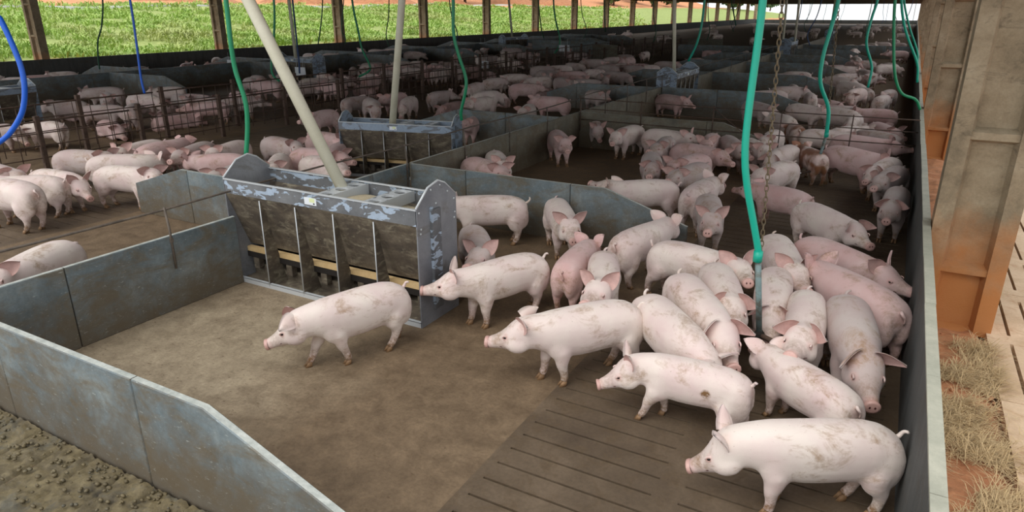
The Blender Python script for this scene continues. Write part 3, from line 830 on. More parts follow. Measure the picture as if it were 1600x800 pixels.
# ------------------------------------------------------------------ rails of reinforcing bar
def rail(label, x, y0, y1, z, post_ys, zbase=.70):
    r = empty('wire_rail', (x, y0, 0), 0, label, 'rail', 'bar rails above the partitions')
    mb = MB(); pts = [(0, (y1-y0)*i/12, z+.012*math.sin(i*1.7)) for i in range(13)]; mb.tube(pts, .011, 6); mb.build('rail', M['rebar'], r)
    for py in post_ys:
        mb = MB(); mb.tube([(.032, py-y0, .40), (.033, py-y0, z*.8), (.01, py-y0, z+.015)], .011, 6); mb.build('post', M['rebar'], r)
        mb = MB(); mb.box((-.03, py-y0-.015, .66), (.045, py-y0+.015, .70)); mb.build('clamp', M['rebar'], r)
    return r
rail('long thin bar over the left partition and behind the near feeder', DX, .6, 13.1, .98, (3.72, 7.3, 8.75, 10.15, 11.6))
rail('thin bar over the long pale partition leading to the third feeder', DX, 13.1, 24., 1.02, (13.15, 14.5, 15.9, 17.3, 18.6))
rail('thin bar over the farthest long partition', DX, 24., 39.5, 1.02, (27, 30, 33, 36))
r = empty('wire_rail', (DX, 13.1, 0), 0, 'three thin bars crossing above the brownish cross partition to the right wall', 'rail', 'bar rails above the partitions')
for z in (1.0, .80, .58):
    mb = MB(); mb.tube([(.04+6.05*i/10, -.04+.005*math.sin(i), z-.012*math.sin(i/10*math.pi)) for i in range(11)], .009, 6); mb.build('rail', M['rust'], r)
for x in (.06, 1.35, 2.75, 3.95, 5.1):
    mb = MB(); mb.tube([(x, -.045, .02 if x > 3.9 else .35), (x, -.045, 1.02)], .010, 6); mb.build('post', M['rust'], r)
mb = MB(); mb.tube([(2.75, -.05, .98), (3.95, -.05, .1)], .008, 6); mb.build('brace', M['rust'], r)

def fence(label, x, y0, y1, h, posts, rods=4, lean=.06):
    r = empty('pen_fence', (x, y0, 0), 0, label, 'fence', 'bar fences along the aisle')
    for k in range(rods):
        z = h*(1-k/rods); mb = MB()
        mb.tube([(.01*math.sin(i*2.1+k), (y1-y0)*i/8, z+.008*math.sin(i*1.3+k)) for i in range(9)], .016 if k == 0 else .010, 6); mb.build('rail', M['rust'], r)
    mb = MB(); y = .12
    while y < y1-y0: mb.tube([(.014, y, .12), (.014, y, h)], .008, 5); y += .34
    mb.build('upright_bars', M['rust'], r)
    for py in posts:
        mb = MB(); mb.box((-.05, py-y0-.04, 0), (.03, py-y0+.04, h+.10)); mb.build('post', M['rust'], r, .006)
    return r
od = ('first', 'second', 'third', 'fourth', 'fifth', 'sixth', 'seventh', 'eighth')
for k in range(8):
    y = 2.6+5.7*k
    fence('rusty bar fence on the near side of the aisle, %s bay from the left' % od[k], -13.2, y, y+5.6, .84, (y+.1, y+2.0, y+3.9))
    fence('taller rusty bar fence on the far side of the aisle, %s bay from the left' % od[k], -14.15, y+1.2, y+6.8, 1.02, (y+1.3, y+3.2, y+5.2))

# ------------------------------------------------------------------ feeders
def feeder(label, loc, rz, scale=1., paint='peel', plate='galv'):
    root = empty('pig_feeder', loc, rz, label, 'feeder', 'dry feeders'); root.scale = (scale,)*3
    Lh = 1.2; D = .30
    plate_poly = [(-D, 0), (D, 0), (D, 1.12), (.14, 1.25), (.03, 1.295), (-.12, 1.26), (-D, 1.11)]
    for s in (-1, 1):
        mb = MB(); x = s*Lh; mb.prism(plate_poly, x-.006, x+.006, 'x')
        e = mb.build('end_plate', M[plate], root)
        mb = MB(); mb.tube([(x-s*.002, p[0], p[1]) for p in plate_poly[2:]], .010, 6); mb.build('rolled_edge', M['steel'], e)
        mb = MB()
        mb.box((min(x, x+s*.03), -.10, .12), (max(x, x+s*.03), .02, 1.06)); mb.box((min(x, x+s*.035), -.115, .12), (max(x, x+s*.035), -.10, 1.09))
        mb.build('slide_channel', M[paint], e)
        for (by, bz_) in ((-.25, .92), (-.27, 1.07), (-.26, .88), (.26, .90), (.27, .95), (-.09, 1.235), (.05, 1.25), (.16, 1.17), (-.02, 1.10), (.26, 1.08)):
            mb = MB(); mb.ball((x+s*.009, by, bz_), .011, 6, (.6, 1, 1)); mb.build('bolt', M['steel'], e)
    for s in (-1, 1):                                     # front and back hopper walls
        mb = MB(); t = .004
        mb.prism([(s*D, .955), (s*D, 1.10), (s*(D-t), 1.10), (s*(D-t), .955)][::s], -Lh, Lh, 'x'); mb.build('hopper_band', M[paint], root)
        mb = MB()
        mb.prism([(s*D, .955), (s*(D-.02), .955), (s*.060, .36), (s*.080, .36)][::-s], -Lh, Lh, 'x'); mb.build('hopper_slope', M['grime'], root)
        mb = MB(); mb.box((-Lh, min(s*(D-.018), s*(D+.006)), 1.094), (Lh, max(s*(D-.018), s*(D+.006)), 1.106)); mb.build('rim', M['steel'], root)
        for x in (-.72, -.24, .24, .72):
            mb = MB()
            mb.prism([(s*.06, .02), (s*(D-.005), .02), (s*(D-.005), .93), (s*(D-.03), .93)][::-s], x-.004, x+.004, 'x')
            o = mb.build('divider_fin', M['grime'], root)
            mb = MB(); mb.tube([(x, s*(D-.004), .02), (x, s*(D-.004), .93)], .006, 5); mb.build('fin_edge', M['steel'], o)
        mb = MB(); mb.box((-Lh+.01, min(s*.075, s*.13), .285), (Lh-.01, max(s*.075, s*.13), .335)); mb.build('feed_board', M['yellow'], root)
        mb = MB(); mb.box((-Lh+.01, min(s*.075, s*.135), .225), (Lh-.01, max(s*.075, s*.135), .282)); mb.build('rubber_strip', M['pit'], root)
        for i in range(10):
            x = -Lh+.12+i*.24
            if abs(((x+.72) % .48)-.0) < .05: x += .05
            mb = MB(); mb.box((x-.04, min(s*.06, s*.13), .10), (x+.04, max(s*.06, s*.13), .225)); mb.build('flow_block', M['grime'], root, .006)
        mb = MB(); mb.box((-Lh, min(s*(D-.012), s*D), 0), (Lh, max(s*(D-.012), s*D), .050)); mb.box((-Lh, min(s*(D-.03), s*D), .045), (Lh, max(s*(D-.03), s*D), .053)); mb.build('trough_lip', M['steel'], root)
    mb = MB(); mb.box((-Lh, -D+.012, .0), (Lh, D-.012, .012)); mb.box((-Lh, -.06, .012), (Lh, .06, .13)); mb.build('trough', M['grime'], root)
    mb = MB(); vs = []
    for j in range(7):
        for i in range(49):
            x, y = -Lh+.01+i*(2*Lh-.02)/48, (-.24+j*.48/6)*(1 if i > 22 else .86)
            vs.append((x, y, .975+.05*math.exp(-((x-.22)/.35)**2)-.05*(abs(y)/.27)**2+.012*noise.noise(Vector((x*5, y*6, 1)))+ (-.17 if x < -.1 else 0)*min(1, (-x-.1)/.3 if x < -.1 else 0)))
    mb.add(vs, [(j*49+i, j*49+i+1, (j+1)*49+i+1, (j+1)*49+i) for j in range(6) for i in range(48)], True); mb.build('feed', M['feed'], root)
    # cross plates with three round holes
    for xc in (.10, .66):
        mb = MB(); w = .085; z = 1.085
        for q in (-1, 0, 1):
            yc = q*.185; n = 16; R_ = .060; ou = []; 
            for i in range(n):
                a = 2*math.pi*(i+.5)/n; c, s_ = math.cos(a), math.sin(a); k = 1/max(abs(c)/w, abs(s_)/.0925)
                ou.append((xc+c*k, yc+s_*k))
            inn = [(xc+R_*math.cos(2*math.pi*(i+.5)/n), yc+R_*math.sin(2*math.pi*(i+.5)/n)) for i in range(n)]
            vs = [(a, b_, z) for a, b_ in ou]+[(a, b_, z) for a, b_ in inn]+[(a, b_, z-.02) for a, b_ in inn]+[(a, b_, z-.02) for a, b_ in ou]
            fs = []
            for i in range(n):
                j = (i+1) % n; fs += [(i, j, n+j, n+i), (n+i, n+j, 2*n+j, 2*n+i), (3*n+i, 2*n+i, 2*n+j, 3*n+j)]
            mb.add(vs, fs)
        for sx in (-1, 1): mb.box((xc+sx*w-.003, -.285, z-.10), (xc+sx*w+.003, .285, z+.004))
        mb.build('cross_plate', M['steel'], root)
    # sticker: pale card with a faint green corner and a small dark oval
    mb = MB(); sx = -.02
    mb.box((sx-.075, -D-.003, .985), (sx+.075, -D-.001, 1.055)); mb.cur = 1
    mb.box((sx-.01, -D-.0040, 1.012), (sx+.055, -D-.0030, 1.050)); mb.cur = 2
    mb.ball((sx+.045, -D-.0035, 1.000), .012, 10, (1., .06, .6))
    mb.build('sticker', [M['white'], M['sticker_green'], M['pit']], root)
    return root
M['sticker_green'] = flat('sticker_green', srgb(214, 222, 170), .6)
F1 = feeder('large steel feeder with peeling blue paint in the nearest pen', (-4.62, 4.76, 0), 0)
F2 = feeder('second feeder, bluer and cleaner, behind and left of the near one', (-7.28, 9.18, 0), R(14), .84, 'peel2', 'peel2')
F3 = feeder('blue-grey feeder turned end-on at the corner of the third pen', (DX+.05, 20.05, 0), R(90), .95, 'peel', 'peel2')
F4 = feeder('small far feeder served by two thin pipes', (DX+.05, 40.6, 0), R(90), 1., 'peel2', 'peel2')
F5 = feeder('dark feeder beyond the fences with a white notice below it', (-19.5, 18.9, 0), R(-8), .95, 'peel2', 'peel2')
F6 = feeder('feeder at the left edge with only its blue-grey end plate in view', (-17.6, 7.6, 0), R(100), .95, 'peel2', 'peel2')
F7 = feeder('distant feeder with a pale patch near the left wall', (-22.2, 40., 0), R(80), .95, 'peel2', 'peel2')
F8 = feeder('tiny feeder at the far end of the right row', (DX+.05, 62., 0), R(90), 1., 'peel2', 'peel2')
# shreds of old paint and feed left on the near feeder's inner plates
def fpipe(label, pts, r):
    mb = MB(); mb.tube(pts, r, 20); o = mb.build('feed_pipe', M['cream'])
    tag(o, label, 'pipe', 'cream feed pipes'); return o
def ext(p, q, z):   # extend the line q->p up to height z
    p, q = Vector(p), Vector(q); k = (z-q.z)/(p.z-q.z); return tuple(q+(p-q)*k)
a, b_ = (-5.30, 4.60, 2.78), (-4.56, 4.88, .94)
fpipe('thick cream pipe slanting down into the near feeder', [ext(a, b_, 3.7), a, b_], .058)
a, b_ = (-7.20, 9.30, 2.85), (-7.46, 9.20, .86)
fpipe('cream pipe slanting into the second feeder', [ext(a, b_, 3.7), a, b_], .058)
fpipe('slim cream pipe standing over the third feeder', [(-6.02, 20.0, 3.7), (-5.78, 19.9, .95)], .05)
fpipe('left one of two thin pipes over the far feeder', [(-5.95, 39.6, 3.7), (-5.85, 39.6, 1.0)], .06)
fpipe('right one of two thin pipes over the far feeder', [(-5.5, 40.9, 3.7), (-5.45, 40.9, 1.0)], .06)
fpipe('thin pipe over the dark feeder beyond the fences', [(-19.7, 18.9, 3.7), (-19.65, 18.9, .9)], .06)
fpipe('short stretch of thin pipe over the distant left feeder', [(-22.6, 40., 3.7), (-22.3, 40., .95)], .07)
fpipe('faint pipe at the far end of the right row', [(-5.7, 62., 3.7), (-5.7, 62., 1.)], .08)

# ------------------------------------------------------------------ hoses, drinkers, chains
def smooth(pts, n=6):
    P = [Vector(p) for p in pts]; P = [P[0]*2-P[1]]+P+[P[-1]*2-P[-2]]; out = []
    for i in range(1, len(P)-2):
        for k in range(n):
            t_ = k/n; a, b_, c, d = P[i-1], P[i], P[i+1], P[i+2]
            out.append(.5*((2*b_)+(c-a)*t_+(2*a-5*b_+4*c-d)*t_*t_+(3*b_-a-3*c+d)*t_**3))
    return out+[P[-2]]
def hose(label, pts, r, mat):
    top = 3.66+2.85*(1-abs(pts[0][0]+14.62)/16.18); pts = [(pts[0][0]*1.0, pts[0][1], top), (pts[0][0], pts[0][1], .5*(top+pts[0][2]))]+list(pts)
    mb = MB(); mb.tube(smooth(pts), r, 10); o = mb.build('water_hose', M[mat]); tag(o, label, 'hose', 'hoses hanging from the roof'); return o
hose('thick teal hose hanging over the crowded pen in front', [(-0.888, 4.949, 2.755), (-0.888, 4.949, 2.524), (-0.897, 4.949, 2.015), (-0.888, 4.949, 1.747), (-0.851, 4.967, 1.516), (-0.786, 5.004, 1.257), (-0.731, 5.032, 1.035), (-0.726, 5.032, 0.979)], .026, 'teal')
hose('teal hose hanging over the second pen right of the chain', [(-1.05,11.86,2.83),(-1.09,11.83,2.43),(-1.14,11.8,2.01),(-1.12,11.82,1.63),(-.96,11.91,1.24),(-.93,11.93,.84)], .030, 'teal')
hose('green hose ending at the left plate of the near feeder', [(-5.84,4.8,2.79),(-5.84,4.79,2.43),(-5.85,4.81,2.13),(-5.80,4.84,1.82),(-5.82,4.84,1.56),(-5.86,4.81,1.27)], .024, 'green')
hose('long green hose ending at the right plate of the second feeder', [(-6.24,9.33,2.84),(-6.25,9.33,2.37),(-6.19,9.36,2.04),(-6.1,9.41,1.71),(-6.1,9.41,1.49),(-6.19,9.40,1.16),(-6.20,9.42,1.0)], .026, 'green')
hose('thick blue hose curving out at the left edge', [(-7.99,3.76,2.75),(-7.94,3.79,2.62),(-7.89,3.82,2.39),(-7.86,3.84,2.15),(-7.87,3.83,1.93),(-7.94,3.79,1.7),(-8.08,3.71,1.5),(-8.21,3.64,1.39),(-8.4,3.55,1.28)], .027, 'blue')
hose('thin blue hose ending on a fence post at the left', [(-13.88,9.08,2.88),(-13.9,9.07,2.14),(-13.93,9.05,1.38),(-13.92,9.06,1.04)], .024, 'blue')
hose('green hose partly behind the near cream pipe', [(-14.15,13.08,2.93),(-14.25,13.03,2.01),(-14.37,12.96,1.37),(-14.36,12.97,1.09),(-14.22,13.04,.94)], .028, 'green')
hose('dark green hose kinked over the fences beyond the second feeder', [(-15.4,17.39,2.98),(-15.29,17.45,2.03),(-15.23,17.48,1.55),(-15.04,17.59,1.0),(-15.1,17.55,.82),(-15.38,17.4,.66)], .032, 'green')
hose('thin dark hose against the grass at the left', [(-24.34,14.93,3.01),(-24.51,14.83,2.18),(-24.72,14.71,1.65),(-24.82,14.66,1.01),(-24.83,14.65,.72)], .026, 'dgreen')
hose('dark blue hose at the dark feeder beyond the fences', [(-18.12,17.55,3.0),(-18.12,17.55,1.58),(-18.11,17.55,1.06),(-18.13,17.54,.64)], .03, 'dblue')
hose('thin dark hose left of the third grass side column', [(-26.51,27.72,3.16),(-26.66,27.63,2.08),(-26.89,27.5,.98)], .03, 'dgreen')
hose('thin dark hose right of the third grass side column', [(-29.25,32.3,3.23),(-29.45,32.16,1.63),(-29.3,32.22,1.17),(-29.3,32.22,.8)], .03, 'dgreen')
hose('green hose over the far pens in the middle of the picture', [(-15.68,32.29,3.14),(-15.58,32.34,2.25),(-15.36,32.46,1.19),(-15.6,32.33,.58)], .04, 'green')
hose('green hose bending down to the third feeder', [(-5.41,21.11,2.96),(-5.43,21.1,2.26),(-5.52,21.05,1.72),(-5.70,21.0,1.25)], .034, 'teal')
hose('teal hose ending beside the far crowd on the right', [(-.85,19.16,2.91),(-.9,19.13,2.56),(-.94,19.11,2.12),(-.9,19.14,1.83),(-.73,19.23,1.38),(-.74,19.2,.9)], .03, 'teal')
hose('dark green hose sweeping to the cap of the right wall', [(-.34,13.48,2.85),(-.26,13.52,2.25),(-.15,13.58,1.68),(0,13.67,1.36),(.23,13.79,1.25),(.33,13.85,1.08)], .024, 'green')
hose('thin teal hose reaching the right wall farther back', [(-.36,19.69,2.92),(-.23,19.76,2.41),(-.06,19.86,2.01),(.22,20.03,1.45),(.3,20.1,1.0)], .03, 'teal')
hose('thin teal hose reaching the right wall farthest back', [(-.4,25.67,2.98),(-.14,25.81,2.23),(.22,26.03,1.45),(.3,26.1,1.)], .03, 'teal')
hose('thin dark hose crossing the sixth column of the grass side', [(-25.9,50.61,3.4),(-25.66,50.75,1.27),(-25.47,50.85,.55)], .045, 'dgreen')
hose('thin dark hose in front of the far grass columns', [(-19.1,47.38,3.33),(-18.94,47.47,1.21)], .04, 'dgreen')
hose('thin dark hose before the farthest grass columns', [(-13.95,63.38,3.47),(-13.41,63.68,1.4)], .05, 'dgreen')
rr = random.Random(21)
for k in range(26):    # many faint hoses and strings far down the barn
    y = rr.uniform(28, 120); x = rr.choice((rr.uniform(-28, -15), rr.uniform(-14, -6), rr.uniform(-5, 0))); b_ = rr.uniform(-.5, .5)
    hose('faint dark hose hanging far down the barn', [(x, y, 3.5), (x+b_*.3, y, 2.4), (x+b_, y, 1.5), (x+b_*.6, y, .9)], .026, rr.choice(('dgreen', 'dgreen', 'dblue')))
def drinker(label, top, foot, arms):
    r = empty('drinker', foot, 0, label, 'drinker', 'drinker pipes'); f = Vector(foot)
    mb = MB(); mb.tube([Vector(top)-f, Vector((0,0,.04))], .023, 14); mb.build('down_pipe', M['pipe_blue'], r)
    mb = MB(); tp = Vector(top)-f; mb.tube([tp+Vector((0,0,-.05)), tp+Vector((0,0,.03))], .034, 14); mb.build('clamp_collar', M['teal'], r)
    mb = MB(); mb.ball((0,0,.04), .042, 10); mb.build('tee_joint', M['pit'], r)
    for dx, dy, dz in arms:
        e = Vector((dx, dy, dz+.04)); mb = MB(); mb.tube([(0,0,.04), e], .020, 10); o = mb.build('arm', M['rust'], r)
        u = e.normalized(); mb = MB(); mb.tube([e, e+u*.03, e+u*.035, e+u*.09], [.024, .024, .014, .012], 12); mb.build('nipple', M['chrome'], o)
drinker('worn pipe of the near drinker with chrome nozzles among the front pigs', (-.726, 5.03, .995), (-.65, 5.08, .30), [(.17, -.14, .02), (-.14, .08, .0)])
drinker('thin pipe of the drinker in the second pen', (-.93, 11.93, .84), (-1.0, 11.85, .22), [(.30, .12, .03), (-.20, -.10, -.05)])
def chain(label, p0, p1, s=.034, r=.0042):
    p0, p1 = Vector(p0), Vector(p1); n = int((p1-p0).length/(s*1.35)); mb = MB()
    for i in range(n):
        c = p0.lerp(p1, (i+.5)/n); a = i*math.pi/2+.4; u = Vector((math.cos(a), math.sin(a), 0)); w = (p1-p0).normalized()
        mb.tube([c+w*(s*.9*math.cos(q))+u*(s*.42*math.sin(q)) for q in [2*math.pi*k/10 for k in range(11)]], r, 5, False)
    tag(mb.build('chain', M['chain']), label, 'chain', 'chains hanging from the roof')
chain('rusty chain hanging beside the thick teal hose', (-.90, 5.56, 3.7), (-.79, 5.63, .78), .034, .0045)
chain('darker thin chain hanging over the second pen', (-1.25, 13.8, 3.7), (-1.11, 13.88, 1.02), .045, .006)
for k, (x, y, z, w, lb) in enumerate(((-18.75, 18.18, .62, .5, 'white notice hung under the dark feeder beyond the fences'), (-24.2, 19.75, .60, .5, 'bluish notice hung by the green hose at the left'),
        (-14.4, 30.9, .95, .55, 'white notice hanging in the middle distance'), (-23.66, 38.6, .55, .5, 'small white notice near the left wall'), (-15.2, 24.9, .55, .4, 'white cloth or card far left of the third feeder'))):
    mb = MB(); mb.box((x-w/2, y, z-.13), (x+w/2, y+.012, z+.16)); mb.tube([(x-w*.3, y, z+.15), (x-w*.3, y, z+.45)], .006, 4); mb.tube([(x+w*.3, y, z+.15), (x+w*.3, y, z+.45)], .006, 4)
    tag(mb.build('notice_board', M['white']), lb, 'notice')
PIGS = [   # x, y, heading, scale, head turn, head pitch, pose, description
    (-3.58, 3.79, 248, 0.96, -34, -15, {'legs': (0.1, -0.1, -0.12, 0.16), 'ear': 'd', 'skin': 'pig', 'tail': 0},
     'pale pig walking alone across the bare floor in front of the near feeder'),
    (-2.90, 4.99, 244, 0.98, -45, 2, {'ear': 'u', 'legs': (0.06, -0.06, -0.02, 0.05)},
     'pale pig nosing the right end plate of the near feeder with one ear raised'),
    (-1.83, 4.38, 230, 0.99, -41, -5, {'legs': (-0.05, 0.05, -0.06, 0.06), 'ear': 'b'},
     'large clean pig walking left behind the pig with a dark spot on its loin'),
    (-0.93, 4.11, 181, 0.83, 27, -12, {'ear': 'u', 'legs': (0.04, -0.08, 0.12, -0.04)},
     'pale pig with a dark spot on its loin stepping over the slatted floor'),
    (-0.10, 3.62, 207, 0.94, -21, -26, {'ear': 'u', 'legs': (0.0, 0.08, 0, -0.1)},
     'largest foreground pig standing against the right wall at the bottom'),
    (-1.23, 4.65, 314, 0.98, 20, -34, {},
     'muddy-backed pig whose head is hidden behind the pig below it, tail up'),
    (-1.14, 5.09, 305, 1.04, -8, -4, {'skin': 'pig', 'ear': 'd'},
     'pig facing the camera with drooping ears, left of the drinker pipe foot'),
    (-1.05, 5.55, 292, 0.99, -6, 15, {'ear': 'd'},
     'smaller pig with muddy snout, second back from the drinker pipe foot'),
    (-0.67, 5.77, 277, 0.94, 4, -12, {'skin': 'pig', 'ear': 'd'},
     'pig with its face behind the teal hose pipe, nosing the drinker'),
    (-0.35, 5.28, 275, 0.97, -7, 18, {'ear': 'd'},
     'pig facing the camera right beside the chrome drinker nozzle'),
    (-0.02, 5.20, 281, 1.04, 8, -10, {'skin': 'pig_grey', 'ear': 'd'},
     'greyish pig with big ears facing the camera close to the right wall'),
    (-0.06, 5.97, 132, 1.04, 0, 0, {'skin': 'pig_pink', 'ear': 'u', 'tail': 2, 'fat': 1.05},
     'plump mud-rumped pig facing away beside the right wall'),
    (-0.26, 6.85, 322, 1.00, 10, 5, {'skin': 'pig_pink', 'ear': 'u'},
     'pink pig with one ear touching the right wall, behind the plump mud-rumped one'),
    (-0.74, 6.65, 290, 1.00, 12, 8, {'ear': 'u'},
     'pig turning its pink snout to the right, just behind the drinker pipe'),
    (-0.51, 8.23, 313, 0.98, -6, 5, {'skin': 'pig', 'ear': 'd', 'legs': (-0.1, 0.06, 0.05, -0.05)},
     'pig walking toward the right wall with a muddy snout, middle of the pen'),
    (-1.16, 9.24, 155, 0.90, 6, 5, {'skin': 'pig_pink', 'ear': 'b'},
     'pig heading left behind the teal hose, chain hanging over its side'),
    (-2.77, 8.47, 215, 1.00, -65, 18, {'skin': 'pig', 'ear': 'b'},
     'pig half hidden by the sloping end of the second cross partition'),
    (-2.09, 6.60, 75, 0.99, 10, 8, {'ear': 'u', 'tail': 2},
     'pig seen from behind with a muddy rump and both ears upright'),
    (-1.43, 6.19, 348, 0.98, -54, 18, {'ear': 'u', 'legs': (0.02, -0.1, 0, 0.05)},
     'long pig with dirt on its back walking right, behind the smaller pig with muddy snout'),
    (-1.75, 7.95, 288, 0.99, -16, 8, {'skin': 'pig_grey', 'ear': 'u'},
     'pig facing the camera with pink ears, left of the teal hose bend'),
    (-3.20, 6.91, 306, 0.99, -7, 5, {'ear': 'u'},
     'pig facing the camera in front of the second cross partition'),
    (-4.15, 6.81, 207, 0.99, -39, -5, {'tail': 1, 'skin': 'pig'},
     'pig with a mud-stained rump whose head is behind the near feeder'),
    (-3.49, 5.55, 310, 0.97, -30, 18, {'skin': 'pig_grey', 'ear': 'u'},
     'pig peering over another pig beside the right end of the near feeder'),
    (-2.47, 5.71, 97, 0.90, -4, -4, {'tail': 2, 'skin': 'pig_pink', 'ear': 'u'},
     'pig seen squarely from behind next to the pig that lowers its head'),
    (-2.06, 5.37, 290, 0.98, -18, 18, {'skin': 'pig', 'ear': 'u'},
     'pig lowering its dirty head over the back of the large clean pig'),
    (-0.24, 4.42, 142, 0.82, -22, 1, {'skin': 'pig', 'tail': 2},
     'stout pig just behind the largest foreground pig, its tail near the right wall'),
    (-5.35, 11.39, 308, 0.98, -5, 3, {'skin': 'pig_pink', 'ear': 'b'},
     'pig standing alone against the partition in the second pen, facing the camera'),
    (-5.43, 13.34, 293, 0.98, 11, -16, {'skin': 'pig_grey', 'ear': 'u'},
     'pig in the far left corner of the second pen'),
    (-4.47, 12.57, 260, 0.99, 16, 3, {'ear': 'u'},
     'pig facing the camera against the far partition of the second pen'),
    (-3.70, 12.62, 351, 0.97, -15, 18, {'ear': 'u', 'skin': 'pig'},
     'pig with tall pink ears walking right along the far partition of the second pen'),
    (-3.46, 11.64, 276, 0.99, -13, 18, {'skin': 'pig_grey'},
     'small grey pig just behind the grey-backed one facing the camera'),
    (-2.78, 11.30, 341, 1.00, -30, 8, {'skin': 'pig_pink'},
     'long pink pig walking right in the middle of the second pen'),
    (-3.18, 10.16, 291, 0.99, -7, 9, {'skin': 'pig_grey', 'ear': 'd'},
     'grey-backed pig facing the camera in the second pen'),
    (-2.68, 10.41, 253, 0.98, 15, 18, {'skin': 'pig_pink'},
     'pinkish pig turned left under the long pink one'),
    (-2.49, 9.79, 257, 0.97, 12, 18, {'skin': 'pig_grey'},
     'grey-topped pig turned left, just above the pig with tail toward the camera'),
    (-2.07, 8.78, 85, 1.00, 0, 4, {'skin': 'pig', 'ear': 'u', 'tail': 1},
     'pig with its tail toward the camera, left of the teal hose'),
    (-2.85, 12.36, 274, 0.99, 11, 18, {'ear': 'u', 'skin': 'pig_pink'},
     "pig with pale face looking over the long pink pig's back"),
    (-2.44, 12.30, 298, 0.99, 18, 4, {'skin': 'pig_grey'},
     'dark-backed pig just left of the teal hose in the second pen'),
    (-2.06, 12.28, 305, 0.98, -14, 18, {'skin': 'pig'},
     'pig whose face shows between the teal hose and the chain'),
    (-1.54, 11.96, 256, 0.96, 9, -14, {'skin': 'pig', 'ear': 'd'},
     'white pig facing the camera right of the chain'),
    (-1.13, 12.18, 119, 0.91, 5, 18, {'skin': 'pig_brown', 'tail': 2},
     'pig with brown patches seen from behind at the second drinker pipe'),
    (-0.49, 11.97, 328, 1.07, 26, 3, {'skin': 'pig_pink', 'ear': 'u'},
     'long pink pig walking toward the right wall behind the second drinker pipe'),
    (-0.46, 13.42, 349, 1.03, 21, 10, {'skin': 'pig_pink', 'ear': 'u'},
     'pink pig just beyond the long pink one by the second drinker pipe'),
    (-0.03, 11.54, 255, 0.98, 0, 3, {'ear': 'd', 'skin': 'pig'},
     "pig with a muddy snout turned left, under the long pink pig's head"),
    (0.07, 10.88, 256, 0.99, 1, 12, {'skin': 'pig_grey', 'ear': 'b'},
     'grey pig leaning on its neighbour near the right wall in the second pen'),
    (0.16, 9.48, 266, 0.99, 3, 5, {'skin': 'pig_grey', 'ear': 'd'},
     'dark grey pig facing the camera hard against the right wall'),
    (-1.40, 10.49, 251, 0.99, 2, 9, {'skin': 'pig'},
     'pig half hidden behind the chain in the second pen'),
    (-1.96, 13.36, 266, 0.98, -10, 7, {'skin': 'pig'},
     'white pig behind the chain near the far partition of the second pen'),
    (-1.70, 14.57, 107, 0.95, 17, -20, {'skin': 'pig_brown'},
     'brown-headed pig looking over the others right of the chain'),
    (-5.32, 9.09, 310, 0.99, -3, 13, {'skin': 'pig', 'ear': 'u'},
     'white pig looking out from behind the second cross partition'),
    (-5.25, 8.56, 334, 1.00, -6, 18, {'skin': 'pig_pink'},
     'pink pig with back showing over the second cross partition'),
    (-5.24, 18.02, 337, 0.99, -9, 1, {'skin': 'pig_pink', 'ear': 'u'},
     'single pig walking right in the third pen'),
    (-1.88, 17.49, 329, 1.02, 21, 4, {'ear': 'u', 'skin': 'pig'},
     'pig walking right just beyond the rail of the third pen'),
    (-2.98, 17.59, 318, 0.99, 18, 1, {'skin': 'pig_grey'},
     'grey-backed pig behind the teal hose in the third pen'),
    (-2.14, 15.76, 126, 0.98, 13, -5, {'skin': 'pig'},
     'white round pig behind the chain and rail in the third pen'),
    (-0.19, 15.33, 297, 0.98, 8, 11, {'skin': 'pig_pink'},
     'pink pig walking right beyond the rail near the right wall'),
    (-1.87, 25.42, 328, 1.04, 24, 3, {'skin': 'pig'},
     'pig in the crowd beyond the second drinker pipe, nearest its chain'),
    (-0.33, 22.03, 256, 1.00, 15, -18, {'skin': 'pig_grey'},
     'pig facing the camera under the curved green hose by the right wall'),
    (-1.11, 21.84, 251, 1.03, 45, -19, {'skin': 'pig_brown'},
     'brown-patched pig facing the camera in the third pen'),
    (-1.34, 23.46, 314, 1.08, 24, -30, {'skin': 'pig'},
     'pale pig next to the brown-patched one in the third pen'),
    (-0.76, 14.81, 50, 0.95, -8, 12, {'skin': 'pig'},
     'pale pig behind the rail, just past the second drinker pipe'),
    (-6.77, 3.03, 292, 1.01, 24, 18, {'tail': 2, 'skin': 'pig'},
     'pig passing behind the left partition with only its back showing'),
    (-9.85, 4.30, 187, 1.10, -12, 18, {'skin': 'pig', 'tail': 2},
     'big muddy-rumped pig seen from behind at the left edge'),
    (-10.19, 4.77, 207, 0.95, -15, 6, {'skin': 'pig', 'tail': 1},
     "pale pig heading left at the left edge, tail over a neighbour's shoulder"),
    (-10.21, 5.11, 9, 0.96, -17, -14, {'ear': 'u', 'skin': 'pig', 'legs': (0, 0, 0.08, 0.02)},
     'pig turning its muddy face to the camera in the left pen'),
    (-11.12, 4.86, 357, 0.99, -7, 18, {'skin': 'pig_grey'},
     'greyish pig at the left edge with an orange mark'),
    (-11.21, 6.08, 20, 1.00, -33, 18, {'skin': 'pig_grey', 'tail': 2},
     'grey plump pig near the fence in the left pen'),
    (-10.32, 6.15, 40, 1.01, 77, -6, {'ear': 'u', 'skin': 'pig'},
     'pale pig with a curled tail and pink ear walking right in the left pen'),
    (-9.45, 5.68, 18, 1.01, -38, 18, {'skin': 'pig', 'tail': 2},
     'pale pig partly behind the short sloping partition'),
    (-10.72, 7.13, 97, 1.03, 28, 10, {'ear': 'd', 'skin': 'pig_pink'},
     'pig with head raised above the group in the left pen'),
    (-11.09, 6.97, 281, 1.00, 21, 18, {'skin': 'pig', 'ear': 'u'},
     'pig with a pink face heading left by the fence'),
    (-10.13, 7.31, 291, 0.99, 8, 14, {'skin': 'pig_grey'},
     'grey pig heading left, behind the short sloping partition'),
